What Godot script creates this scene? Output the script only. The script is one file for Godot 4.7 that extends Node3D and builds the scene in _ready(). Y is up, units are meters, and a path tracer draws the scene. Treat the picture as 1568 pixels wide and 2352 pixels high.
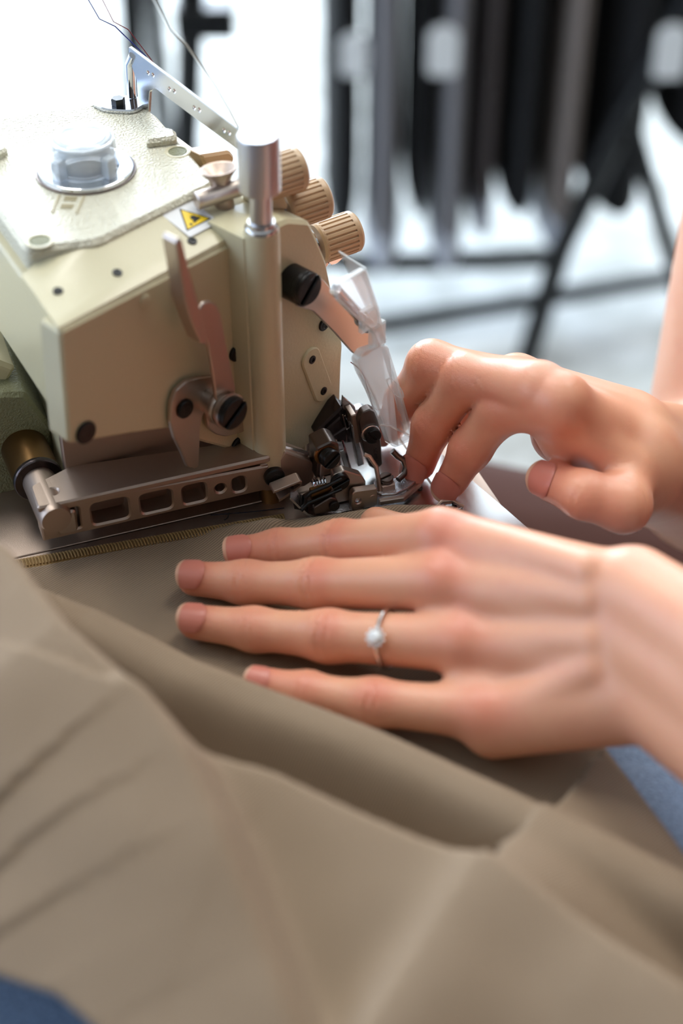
extends Node3D
# A close view of an overlock sewing machine at work: the machine, a beige cloth, the hands of the person sewing and the room behind.

const D2R := PI / 180.0
var MATS := {}
var names_used := {}

# ------------------------------------------------------------------ mesh collector (lengths in millimetres)
class MB:
	var t := PackedVector3Array()
	func tri(a: Vector3, b: Vector3, c: Vector3) -> void:
		t.append(a); t.append(b); t.append(c)
	func quad(a: Vector3, b: Vector3, c: Vector3, d: Vector3) -> void:
		tri(a, b, c); tri(a, c, d)
	static func ccw(p: PackedVector2Array) -> PackedVector2Array:
		var s := 0.0
		for i in p.size():
			var q := p[(i + 1) % p.size()]
			s += p[i].x * q.y - q.x * p[i].y
		if s < 0:
			var r := p.duplicate(); r.reverse(); return r
		return p
	static func inset(p: PackedVector2Array, b: float) -> PackedVector2Array:
		var o := PackedVector2Array()
		var n := p.size()
		for i in n:
			var a := (p[i] - p[(i + n - 1) % n]).normalized()
			var c := (p[(i + 1) % n] - p[i]).normalized()
			var na := Vector2(-a.y, a.x)
			var nc := Vector2(-c.y, c.x)
			var m := (na + nc)
			if m.length() < 0.2: m = na
			m = m.normalized()
			o.append(p[i] + m * (b / max(0.5, m.dot(na))))
		return o
	static func keyhole(loops: Array) -> Array:
		# joins an outer loop and its holes into one ring of [loop, index]
		var out := []
		for i in loops[0].size(): out.append([0, i])
		var left := range(1, loops.size())
		while left.size():
			var bi := 0; var bj := 0; var bl: int = left[0]; var bd := 1e18
			for l in left:
				for i in out.size():
					var pa: Vector2 = loops[out[i][0]][out[i][1]]
					for j in loops[l].size():
						var d := pa.distance_squared_to(loops[l][j])
						if d < bd:
							bd = d; bi = i; bj = j; bl = l
			var n: int = loops[bl].size()
			var o2 := out.slice(0, bi + 1)
			for j in n + 1: o2.append([bl, (bj + 2 * n - j) % n])
			o2.append(out[bi]); o2.append_array(out.slice(bi + 1))
			out = o2; left.erase(bl)
		return out
	static func ears(p: PackedVector2Array) -> PackedInt32Array:
		var ix := PackedInt32Array()
		var r := range(p.size())
		var guard := 0
		while r.size() > 3 and guard < 4000:
			guard += 1
			var n := r.size()
			var best := -1; var bq := -1e18
			for i in n:
				var a := p[r[(i + n - 1) % n]]; var b := p[r[i]]; var c := p[r[(i + 1) % n]]
				var ar := (b - a).cross(c - b)
				if ar < -1e-9: continue
				var ok := true
				if ar > 1e-9:
					for q in r:
						var v := p[q]
						if v.is_equal_approx(a) or v.is_equal_approx(b) or v.is_equal_approx(c): continue
						if (b - a).cross(v - a) >= -1e-9 and (c - b).cross(v - b) >= -1e-9 and (a - c).cross(v - c) >= -1e-9:
							ok = false; break
				if ok:
					var q2 := -a.distance_squared_to(c)
					if q2 > bq:
						bq = q2; best = i
			if best < 0: best = guard % n
			ix.append(r[(best + n - 1) % n]); ix.append(r[best]); ix.append(r[(best + 1) % n])
			r.remove_at(best)
		if r.size() == 3:
			for q in r: ix.append(q)
		return ix
	func extrude(xf: Transform3D, poly: PackedVector2Array, z0: float, z1: float, bev := 0.3, holes := []) -> void:
		var p := MB.ccw(poly)
		var hs := []
		for hh in holes: hs.append(MB.ccw(hh))
		var pin := MB.inset(p, bev) if bev > 0 else p
		var hin := []
		for hh in hs: hin.append(MB.inset(hh, -bev) if bev > 0 else hh)
		var key := MB.keyhole([p] + hs)
		var flat := PackedVector2Array(); var cap := PackedVector2Array()
		for q in key:
			flat.append(p[q[1]] if q[0] == 0 else hs[q[0] - 1][q[1]])
			cap.append(pin[q[1]] if q[0] == 0 else hin[q[0] - 1][q[1]])
		var ix := MB.ears(flat)
		for k in range(0, ix.size(), 3):
			var a := cap[ix[k]]; var b := cap[ix[k + 1]]; var c := cap[ix[k + 2]]
			if (b - a).cross(c - a) < 0:
				var x := b; b = c; c = x
			tri(xf * Vector3(a.x, a.y, z1), xf * Vector3(b.x, b.y, z1), xf * Vector3(c.x, c.y, z1))
			tri(xf * Vector3(a.x, a.y, z0), xf * Vector3(c.x, c.y, z0), xf * Vector3(b.x, b.y, z0))
		ring(xf, p, pin, z0, z1, bev, 1)
		for k in hs.size(): ring(xf, hs[k], hin[k], z0, z1, bev, -1)
	func ring(xf: Transform3D, p: PackedVector2Array, pin: PackedVector2Array, z0: float, z1: float, bev: float, way: int) -> void:
		var n := p.size()
		for i in n:
			var j := (i + 1) % n
			var lv := [[pin, z0], [p, z0 + bev], [p, z1 - bev], [pin, z1]] if bev > 0 else [[p, z0], [p, z1]]
			for k in lv.size() - 1:
				var q0: PackedVector2Array = lv[k][0]; var q1: PackedVector2Array = lv[k + 1][0]
				var a := xf * Vector3(q0[i].x, q0[i].y, lv[k][1]); var b := xf * Vector3(q0[j].x, q0[j].y, lv[k][1])
				var c := xf * Vector3(q1[j].x, q1[j].y, lv[k + 1][1]); var d := xf * Vector3(q1[i].x, q1[i].y, lv[k + 1][1])
				if way > 0: quad(a, b, c, d)
				else: quad(a, d, c, b)
	func box(xf: Transform3D, lo: Vector3, hi: Vector3, bev := 0.4) -> void:
		extrude(xf, PackedVector2Array([Vector2(lo.x, lo.y), Vector2(hi.x, lo.y), Vector2(hi.x, hi.y), Vector2(lo.x, hi.y)]), lo.z, hi.z, bev)
	func lathe(xf: Transform3D, prof: Array, n := 32, a0 := 0.0, a1 := TAU) -> void:
		# prof: [r, z] from the low end to the high end; turned round local z
		for i in n:
			var p := a0 + (a1 - a0) * i / n
			var q := a0 + (a1 - a0) * (i + 1) / n
			for k in prof.size() - 1:
				var r0: float = prof[k][0]; var r1: float = prof[k + 1][0]; var z0: float = prof[k][1]; var z1: float = prof[k + 1][1]
				var a := xf * Vector3(r0 * cos(p), r0 * sin(p), z0); var b := xf * Vector3(r0 * cos(q), r0 * sin(q), z0)
				var c := xf * Vector3(r1 * cos(q), r1 * sin(q), z1); var d := xf * Vector3(r1 * cos(p), r1 * sin(p), z1)
				if r0 > 1e-6: tri(a, b, c)
				if r1 > 1e-6: tri(a, c, d)
	func cyl(xf: Transform3D, r: float, z0: float, z1: float, bev := 0.4, n := 32) -> void:
		lathe(xf, [[0, z0], [r - bev, z0], [r, z0 + bev], [r, z1 - bev], [r - bev, z1], [0, z1]], n)
	func tube(pts: Array, r: float, n := 8, closed := false) -> void:
		var m := pts.size()
		var rings := []
		var up := Vector3(0.13, 0.97, 0.21)
		for i in m:
			var a: Vector3 = pts[(i + m - 1) % m] if closed else pts[max(i - 1, 0)]
			var b: Vector3 = pts[(i + 1) % m] if closed else pts[min(i + 1, m - 1)]
			var d := (b - a).normalized()
			if absf(d.dot(up)) > 0.97: up = Vector3(0.9, 0.1, 0.4)
			var x := up.cross(d).normalized()
			var yv := d.cross(x)
			up = yv
			var rg := []
			for k in n: rg.append(pts[i] + (x * cos(TAU * k / n) + yv * sin(TAU * k / n)) * r)
			rings.append(rg)
		for i in (m if closed else m - 1):
			for k in n:
				var k2 := (k + 1) % n
				quad(rings[i][k], rings[i][k2], rings[(i + 1) % m][k2], rings[(i + 1) % m][k])
		if not closed:
			for k in n:
				tri(pts[0], rings[0][(k + 1) % n], rings[0][k])
				tri(pts[m - 1], rings[m - 1][k], rings[m - 1][(k + 1) % n])
	func mesh(angle := 40.0) -> ArrayMesh:
		var lim := cos(angle * PI / 180.0)
		var nf := t.size() / 3
		var fn := PackedVector3Array(); fn.resize(nf)
		var at := {}
		for f in nf:
			var c := (t[f * 3 + 1] - t[f * 3]).cross(t[f * 3 + 2] - t[f * 3])
			fn[f] = c
			for k in 3:
				var key := Vector3i((t[f * 3 + k] * 400.0).round())
				if at.has(key): at[key].append(f)
				else: at[key] = [f]
		var vs := PackedVector3Array(); var ns := PackedVector3Array()
		for f in nf:
			var n0 := fn[f].normalized()
			if n0 == Vector3.ZERO: continue
			for k in [0, 2, 1]:
				var v := t[f * 3 + k]
				var s := Vector3.ZERO
				for g in at[Vector3i((v * 400.0).round())]:
					var gn: Vector3 = fn[g]
					if gn.normalized().dot(n0) > lim: s += gn
				vs.append(v * 0.001); ns.append(s.normalized() if s.length() > 1e-12 else n0)
		var arr := []; arr.resize(Mesh.ARRAY_MAX)
		arr[Mesh.ARRAY_VERTEX] = vs; arr[Mesh.ARRAY_NORMAL] = ns
		var am := ArrayMesh.new(); am.add_surface_from_arrays(Mesh.PRIMITIVE_TRIANGLES, arr)
		return am

func pv(a: Array) -> PackedVector2Array:
	var o := PackedVector2Array()
	for i in range(0, a.size(), 2): o.append(Vector2(a[i], a[i + 1]))
	return o
func rounded(p: PackedVector2Array, r: float, n := 4) -> PackedVector2Array:
	var o := PackedVector2Array()
	var m := p.size()
	for i in m:
		var a := p[(i + m - 1) % m]; var b := p[i]; var c := p[(i + 1) % m]
		var k := minf(r, minf(a.distance_to(b), b.distance_to(c)) * 0.45)
		var s := b + (a - b).normalized() * k; var e := b + (c - b).normalized() * k
		for j in n + 1:
			var u := float(j) / n
			o.append(s * (1 - u) * (1 - u) + b * 2 * u * (1 - u) + e * u * u)
	return o
func slot(x0: float, y0: float, x1: float, y1: float, r: float, n := 6) -> PackedVector2Array:
	return rounded(pv([x0, y0, x1, y0, x1, y1, x0, y1]), r * 1.4, n)
func disc(x: float, y: float, r: float, n := 16) -> PackedVector2Array:
	var o := PackedVector2Array()
	for i in n: o.append(Vector2(x + r * cos(TAU * i / n), y + r * sin(TAU * i / n)))
	return o
func xform(at: Vector3, zdir := Vector3.BACK, up := Vector3.UP) -> Transform3D:
	var z := zdir.normalized()
	if absf(z.dot(up.normalized())) > 0.98: up = Vector3.BACK if absf(z.z) < 0.9 else Vector3.RIGHT
	var x := up.cross(z).normalized()
	return Transform3D(Basis(x, z.cross(x), z), at)
func numbered(n: String) -> String:
	if not names_used.has(n):
		names_used[n] = 0
		return n
	names_used[n] += 1
	return "%s_%03d" % [n, names_used[n]]
func part(called: String, mb: MB, m: Material, parent: Node3D, angle := 40.0) -> MeshInstance3D:
	var o := MeshInstance3D.new()
	o.mesh = mb.mesh(angle); o.material_override = m; o.name = numbered(called) if parent == self else called
	parent.add_child(o, true)
	return o
func thing(called: String, label: String, category: String, at := Vector3.ZERO, group := "") -> Node3D:
	var o := Node3D.new(); o.name = numbered(called); add_child(o); o.position = at
	o.set_meta("label", label); o.set_meta("category", category)
	if group: o.set_meta("group", group)
	return o
func tag(o: Node, label: String, category: String, group := "") -> void:
	o.set_meta("label", label); o.set_meta("category", category)
	if group: o.set_meta("group", group)
func struct(called: String, mb: MB, m: Material, label := "") -> MeshInstance3D:
	var o := part(called, mb, m, self)
	o.set_meta("kind", "structure")
	if label: o.set_meta("label", label)
	return o

# ------------------------------------------------------------------ materials
func noise_tex(freq: float, size: int, seed_: int, ramp: Array, normal := false, bump := 4.0, oct := 4) -> NoiseTexture2D:
	var n := FastNoiseLite.new(); n.seed = seed_; n.frequency = freq; n.fractal_octaves = oct
	var t := NoiseTexture2D.new(); t.width = size; t.height = size; t.seamless = true; t.noise = n; t.as_normal_map = normal; t.bump_strength = bump
	if ramp.size():
		var g := Gradient.new(); g.offsets = PackedFloat32Array([0.25, 0.75]); g.colors = PackedColorArray(ramp)
		t.color_ramp = g
	return t
func mat(c: Color, rough := 0.5, metal := 0.0) -> StandardMaterial3D:
	var m := StandardMaterial3D.new(); m.albedo_color = c; m.roughness = rough; m.metallic = metal; m.metallic_specular = 0.5
	return m
func grained(c: Color, rough: float, metal: float, per_mm: float, strength: float, seed_: int, freq := 0.03) -> StandardMaterial3D:
	var m := mat(c, rough, metal)
	m.uv1_triplanar = true; m.uv1_scale = Vector3.ONE * 1000.0 * per_mm
	m.normal_enabled = true; m.normal_texture = noise_tex(freq, 512, seed_, [], true, 8.0); m.normal_scale = strength
	return m
func materials() -> void:
	# cream enamel with a leathery pebble grain
	MATS.enamel = grained(Color(0.765, 0.73, 0.60), 0.30, 0.0, 0.025, 0.10, 3, 0.05)
	MATS.pebble = grained(Color(0.85, 0.83, 0.74), 0.30, 0.0, 0.022, 1.3, 5, 0.06)
	MATS.rough_cast = grained(Color(0.50, 0.50, 0.38), 0.65, 0.0, 0.03, 0.9, 7, 0.05)
	MATS.steel = grained(Color(0.74, 0.69, 0.65), 0.36, 1.0, 0.05, 0.08, 9, 0.1)
	MATS.matte_steel = grained(Color(0.72, 0.65, 0.60), 0.45, 1.0, 0.05, 0.15, 11, 0.1)
	MATS.bright_steel = grained(Color(0.80, 0.80, 0.80), 0.22, 1.0, 0.05, 0.06, 13, 0.1)
	MATS.chrome = mat(Color(0.82, 0.83, 0.85), 0.09, 1.0)
	MATS.worn_chrome = grained(Color(0.72, 0.73, 0.75), 0.20, 1.0, 0.04, 0.35, 15, 0.09)
	MATS.alu = grained(Color(0.78, 0.78, 0.79), 0.33, 1.0, 0.05, 0.08, 17, 0.1)
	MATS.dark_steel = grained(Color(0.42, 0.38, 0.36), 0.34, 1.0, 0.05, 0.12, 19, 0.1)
	MATS.gun = mat(Color(0.30, 0.27, 0.27), 0.24, 0.9)
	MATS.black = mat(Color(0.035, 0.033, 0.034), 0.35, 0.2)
	MATS.bronze = grained(Color(0.55, 0.42, 0.27), 0.30, 1.0, 0.05, 0.08, 21, 0.1)
	MATS.beige_plastic = mat(Color(0.76, 0.64, 0.50), 0.38, 0.0)
	MATS.label_white = mat(Color(0.86, 0.86, 0.86), 0.4, 0.0)
	MATS.yellow = mat(Color(0.93, 0.78, 0.10), 0.4, 0.0)
	MATS.ink = mat(Color(0.05, 0.05, 0.05), 0.5, 0.0)
	MATS.emboss = mat(Color(0.72, 0.67, 0.53), 0.4, 0.0)
	var g := mat(Color(0.97, 0.98, 0.99, 0.06), 0.03, 0.0); g.transparency = BaseMaterial3D.TRANSPARENCY_ALPHA
	MATS.pane = g
	var ge := mat(Color(0.95, 0.97, 0.97, 0.32), 0.05, 0.0); ge.transparency = BaseMaterial3D.TRANSPARENCY_ALPHA
	MATS.pane_edge = ge
	var gp := mat(Color(0.84, 0.87, 0.89, 0.5), 0.04, 0.0); gp.transparency = BaseMaterial3D.TRANSPARENCY_ALPHA
	MATS.clear_plastic = gp
	var gl := mat(Color(0.97, 0.98, 0.98), 0.02, 0.0); gl.refraction_enabled = true; gl.refraction_scale = 0.05; gl.transparency = BaseMaterial3D.TRANSPARENCY_ALPHA
	MATS.glass = gl
	MATS.gem = gl
	MATS.platinum = mat(Color(0.86, 0.84, 0.82), 0.12, 1.0)
	# cloth
	MATS.twill = twill(Color(0.63, 0.54, 0.44))
	MATS.seam = mat(Color(0.60, 0.48, 0.30), 0.8)
	MATS.red_thread = mat(Color(0.48, 0.09, 0.14), 0.7)
	MATS.blue_thread = mat(Color(0.10, 0.17, 0.50), 0.7)
	MATS.navy_thread = mat(Color(0.07, 0.06, 0.14), 0.7)
	MATS.white_thread = mat(Color(0.87, 0.88, 0.83), 0.7)
	# skin
	var sk := mat(Color.WHITE, 0.42, 0.0); sk.vertex_color_use_as_albedo = true
	sk.subsurf_scatter_enabled = true; sk.subsurf_scatter_strength = 0.12; sk.subsurf_scatter_skin_mode = true
	sk.uv1_triplanar = true; sk.uv1_scale = Vector3.ONE * 45.0
	sk.normal_enabled = true; sk.normal_texture = noise_tex(0.07, 512, 31, [], true, 6.0); sk.normal_scale = 0.22
	MATS.skin = sk
	MATS.nail = mat(Color(0.78, 0.47, 0.40), 0.34); MATS.nail_tip = mat(Color(0.82, 0.63, 0.52), 0.35)
	MATS.red_cloth = mat(Color(0.42, 0.03, 0.06), 0.85)
	MATS.hollow_shade_cloth = mat(Color(0.28, 0.15, 0.11), 0.85)  # dark brown stands in for the shaded hollow behind the right hand
	# room
	var tb := grained(Color(0.49, 0.59, 0.72), 0.42, 0.0, 0.02, 0.6, 41, 0.08)
	tb.albedo_texture = noise_tex(0.05, 512, 42, [Color(0.75, 0.76, 0.78), Color(1, 1, 1)]); MATS.table = tb
	var fl := mat(Color(0.84, 0.85, 0.84), 0.85, 0.0); fl.metallic_specular = 0.2; fl.uv1_world_triplanar = true; fl.uv1_triplanar = true; fl.uv1_scale = Vector3.ONE * 0.9
	fl.albedo_texture = noise_tex(0.02, 512, 43, [Color(0.86, 0.86, 0.85), Color(1, 1, 1)]); MATS.floor = fl
	MATS.wall = mat(Color(0.80, 0.805, 0.81), 0.85)
	MATS.wall_wood = mat(Color(0.24, 0.18, 0.135), 0.7)
	MATS.ceiling = mat(Color(0.86, 0.86, 0.85), 0.9)
	MATS.rack_metal = mat(Color(0.055, 0.06, 0.068), 0.4, 0.5)
	MATS.navy_cloth = mat(Color(0.025, 0.03, 0.045), 0.9)
	MATS.grey_cloth = mat(Color(0.46, 0.45, 0.46), 0.9)
	MATS.taupe_cloth = mat(Color(0.44, 0.40, 0.375), 0.9)
	MATS.brown_grey = mat(Color(0.27, 0.24, 0.235), 0.9)
	MATS.pale_cloth = mat(Color(0.70, 0.71, 0.74), 0.9)
	MATS.paper = mat(Color(0.85, 0.86, 0.86), 0.7)
	var lg := mat(Color(0.9, 0.9, 0.88), 0.6); lg.emission_enabled = true; lg.emission = Color(1.0, 0.985, 0.96); lg.emission_energy_multiplier = 1.5; MATS.lamp_glow = lg
	MATS.frame_white = mat(Color(0.87, 0.87, 0.87), 0.5)
func twill(c: Color) -> StandardMaterial3D:
	# a twill weave: diagonal ribs with threads across them, one tile is 8 mm
	var n := 256
	var al := Image.create(n, n, false, Image.FORMAT_RGB8)
	var hi := Image.create(n, n, false, Image.FORMAT_RGB8)
	var rng := RandomNumberGenerator.new(); rng.seed = 5
	for j in n:
		for i in n:
			var a := fposmod((i + j) * 6.0 / n, 1.0)
			var b := fposmod((i - j) * 12.0 / n, 1.0)
			var hgt := 0.62 * sin(PI * a) + 0.38 * sin(PI * b) * sin(PI * a)
			var f := 0.66 + 0.36 * hgt + rng.randf_range(-0.03, 0.03)
			al.set_pixel(i, j, Color(f, f, f))
			hi.set_pixel(i, j, Color(hgt, hgt, hgt))
	hi.bump_map_to_normal_map(5.0)
	var m := mat(c, 0.86)
	m.albedo_texture = ImageTexture.create_from_image(al)
	m.normal_enabled = true; m.normal_texture = ImageTexture.create_from_image(hi); m.normal_scale = 0.9
	m.rim_enabled = true; m.rim = 0.15; m.rim_tint = 0.6
	return m

# ------------------------------------------------------------------ start
func _ready() -> void:
	camera_and_light()
	materials()
	room()
	table()
	sewing_machine()
	cloth()
	person()
	threads()
	background()

func camera_and_light() -> void:
	var cam := Camera3D.new(); cam.name = "camera"; add_child(cam)
	cam.fov = 35.27; cam.near = 0.02; cam.far = 40.0
	cam.position = Vector3(0, 0.39853, 0.47495); cam.rotation_degrees = Vector3(-40, 0, 0)
	var at := CameraAttributesPhysical.new()
	at.frustum_focal_length = 37.75; at.exposure_aperture = 2.9; at.frustum_focus_distance = 0.612; at.frustum_near = 0.02; at.frustum_far = 40.0
	cam.attributes = at
	cam.make_current()
	var env := Environment.new()
	env.background_mode = Environment.BG_SKY
	var sky := Sky.new(); var psm := ProceduralSkyMaterial.new()
	psm.sky_top_color = Color(0.62, 0.74, 0.90); psm.sky_horizon_color = Color(0.86, 0.90, 0.95); psm.ground_bottom_color = Color(0.35, 0.35, 0.34); psm.ground_horizon_color = Color(0.8, 0.83, 0.86)
	psm.sun_angle_max = 0.0; psm.energy_multiplier = 3.0
	sky.sky_material = psm; env.sky = sky
	env.tonemap_mode = Environment.TONE_MAPPER_LINEAR
	env.tonemap_exposure = 1.6
	env.sdfgi_enabled = true; env.ssao_enabled = true; env.ssil_enabled = true
	var we := WorldEnvironment.new(); we.environment = env; add_child(we)
	# daylight through the large window behind the machine and the one in the side wall; the ceiling lamps carry their own light
	area("daylight_back", Vector3(-0.2, 1.15, -4.92), Vector3(0, -0.15, 1), Vector2(4.0, 1.7), Color(0.90, 0.95, 1.0), 30.0)
	area("daylight_side", Vector3(-2.32, 0.95, 0.1), Vector3(1, -0.15, 0), Vector2(3.4, 1.6), Color(0.95, 0.97, 1.0), 0.9)
func area(called: String, at: Vector3, dir: Vector3, size: Vector2, c: Color, e: float) -> void:
	var l := AreaLight3D.new(); l.name = called
	l.area_size = size; l.light_color = c; l.light_energy = e; l.shadow_enabled = true; l.area_range = 12.0; l.area_attenuation = 2.0
	add_child(l)
	l.look_at_from_position(at, at + dir, Vector3.UP)

# ------------------------------------------------------------------ room
func room() -> void:
	var I := Transform3D.IDENTITY
	var x0 := -2400.0; var x1 := 2400.0; var z0 := -5000.0; var z1 := 2500.0; var y0 := -760.0; var y1 := 2140.0
	var b := MB.new(); b.box(I, Vector3(x0 - 150, y0 - 120, z0 - 150), Vector3(x1 + 150, y0, z1 + 150), 0); struct("floor", b, MATS.floor, "pale glossy floor behind the sewing table")
	b = MB.new(); b.box(I, Vector3(x0 - 150, y1, z0 - 150), Vector3(x1 + 150, y1 + 120, z1 + 150), 0); struct("ceiling", b, MATS.ceiling)
	wall_with_window("wall_back", Transform3D(Basis(), Vector3(0, 0, z0 - 75)), x0, x1, y0, y1, Rect2(-2200, 300, 4000, 1700))
	b = MB.new(); b.box(I, Vector3(x0 - 150, y0, z1), Vector3(x1 + 150, y1, z1 + 150), 0); struct("wall_front", b, MATS.wall_wood)
	wall_with_window("wall_left", Transform3D(Basis(Vector3.UP, PI / 2), Vector3(x0 - 75, 0, 0)), -z1, -z0, y0, y1, Rect2(-1800, 150, 3400, 1600))
	for q in [[-700.0, -1000.0], [700.0, -1000.0]]:
		var lamp := thing("ceiling_lamp", "flat white ceiling lamp panel on the side of the %s" % ("side wall window" if q[0] < 0 else "brown wall"), "lamp", Vector3(q[0], y1, q[1]) * 0.001, "ceiling lamps of the workroom")
		var lb := MB.new(); lb.box(I, Vector3(-330, -40, -630), Vector3(330, 0, 630), 4); part("lamp_housing", lb, MATS.frame_white, lamp)
		lb = MB.new(); lb.box(I, Vector3(-300, -44, -600), Vector3(300, -39, 600), 0); part("lamp_diffuser", lb, MATS.lamp_glow, lamp)
		var al := AreaLight3D.new(); al.name = "lamp_light"; al.area_size = Vector2(0.6, 1.2); al.light_color = Color(1.0, 0.985, 0.96); al.light_energy = 1.25; al.shadow_enabled = true; al.area_range = 9.0; al.area_attenuation = 2.0
		lamp.add_child(al); al.position = Vector3(0, -0.05, 0); al.rotation_degrees = Vector3(-90, 0, 0)
	b = MB.new(); b.box(I, Vector3(x1, y0, z0), Vector3(x1 + 150, y1, z1), 0); struct("wall_right", b, MATS.wall_wood)
func wall_with_window(called: String, xf: Transform3D, a: float, c: float, y0: float, y1: float, r: Rect2) -> void:
	var b := MB.new()
	b.extrude(xf, pv([a, y0, c, y0, c, y1, a, y1]), -75, 75, 0, [pv([r.position.x, r.position.y, r.end.x, r.position.y, r.end.x, r.end.y, r.position.x, r.end.y])])
	struct(called, b, MATS.wall)
	var wn := Node3D.new(); wn.name = "window_%d" % ["wall_back", "wall_left"].find(called); add_child(wn); wn.set_meta("kind", "structure")
	var f := MB.new()
	f.extrude(xf, pv([r.position.x, r.position.y, r.end.x, r.position.y, r.end.x, r.end.y, r.position.x, r.end.y]), -60, -10, 3,
		[pv([r.position.x + 55, r.position.y + 55, r.get_center().x - 30, r.position.y + 55, r.get_center().x - 30, r.end.y - 55, r.position.x + 55, r.end.y - 55]),
		pv([r.get_center().x + 30, r.position.y + 55, r.end.x - 55, r.position.y + 55, r.end.x - 55, r.end.y - 55, r.get_center().x + 30, r.end.y - 55])])
	part("window_frame", f, MATS.frame_white, wn)
func table() -> void:
	var t := thing("sewing_table", "blue-grey speckled table top carrying the sewing machine", "table")
	var b := MB.new()
	# seen from above (x, -z)
	var top := pv([-620, 215, -70, 215, -50, 150, -22, 100, 4, 66, 30, 44, 54, 16, 66, -2, 190, -196, 330, -420, 300, -470, -620, -470])
	b.extrude(Transform3D(Basis(Vector3.RIGHT, -PI / 2), Vector3.ZERO), top, -31, -1.2, 1.5)
	part("table_top", b, MATS.table, t)
	for p in [[-580, -180], [-580, 430], [240, 430], [-100, -180]]:
		var l := MB.new(); l.box(Transform3D.IDENTITY, Vector3(p[0] - 20, -760, p[1] - 20), Vector3(p[0] + 20, -31, p[1] + 20), 1.5)
		part("leg", l, MATS.rack_metal, t)

# ------------------------------------------------------------------ the sewing machine (own axes turned 20 degrees, its head 27.5 more)
var M: Node3D
var HF := Transform3D(Basis(Vector3.UP, 27.52 * D2R), Vector3.ZERO)
func screw(parent: Node3D, called: String, xf: Transform3D, r: float, high: float, m: Material, slotted := true, turn := 0.5) -> MeshInstance3D:
	var b := MB.new()
	var q := xf * Transform3D(Basis(Vector3.BACK, turn), Vector3.ZERO)
	if slotted:
		var w := r * 0.16
		for sgn in [-1.0, 1.0]:
			var p := PackedVector2Array()
			var a0 := asin(w / r)
			for i in 17:
				var a: float = a0 + (PI - 2 * a0) * i / 16.0
				p.append(Vector2(r * cos(a), r * sin(a) * sgn))
			b.extrude(q, p, high * 0.55, high, r * 0.07)
		b.cyl(q, r, 0, high * 0.6, r * 0.07)
	else:
		b.cyl(q, r, 0, high, r * 0.12)
		b.lathe(q, [[r * 0.42, high - 0.02], [r * 0.5, high + 0.15], [r * 0.58, high]], 6)
	return part(called, b, m, parent)
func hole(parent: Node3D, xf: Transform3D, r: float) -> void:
	# black cap with a low rim, standing in for the shade inside a screw hole
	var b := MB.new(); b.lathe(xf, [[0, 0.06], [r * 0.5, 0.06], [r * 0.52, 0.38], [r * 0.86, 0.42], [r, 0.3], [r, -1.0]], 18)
	part("hole_shade_cap", b, MATS.black, parent)
func hd(s: float, y: float, t: float) -> Transform3D: return HF * Transform3D(Basis(), Vector3(s, y, t))
func sewing_machine() -> void:
	M = thing("sewing_machine", "cream enamelled overlock sewing machine with steel presser foot and clear guard", "sewing machine")
	M.rotation_degrees.y = 20
	machine_head(); machine_cover(); machine_base(); machine_front(); machine_foot(); machine_guides()
func ledge_y(s: float, t: float) -> float:
	var k := lerpf(0.22, 1.0, smoothstep(-94.0, -52.0, s))
	var d := clampf((-38.0 - t) / 24.0, 0, 1)
	return 112.0 + minf(d * 24.0, 1.2) * 0.5 + k * 7.0 * d
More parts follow.
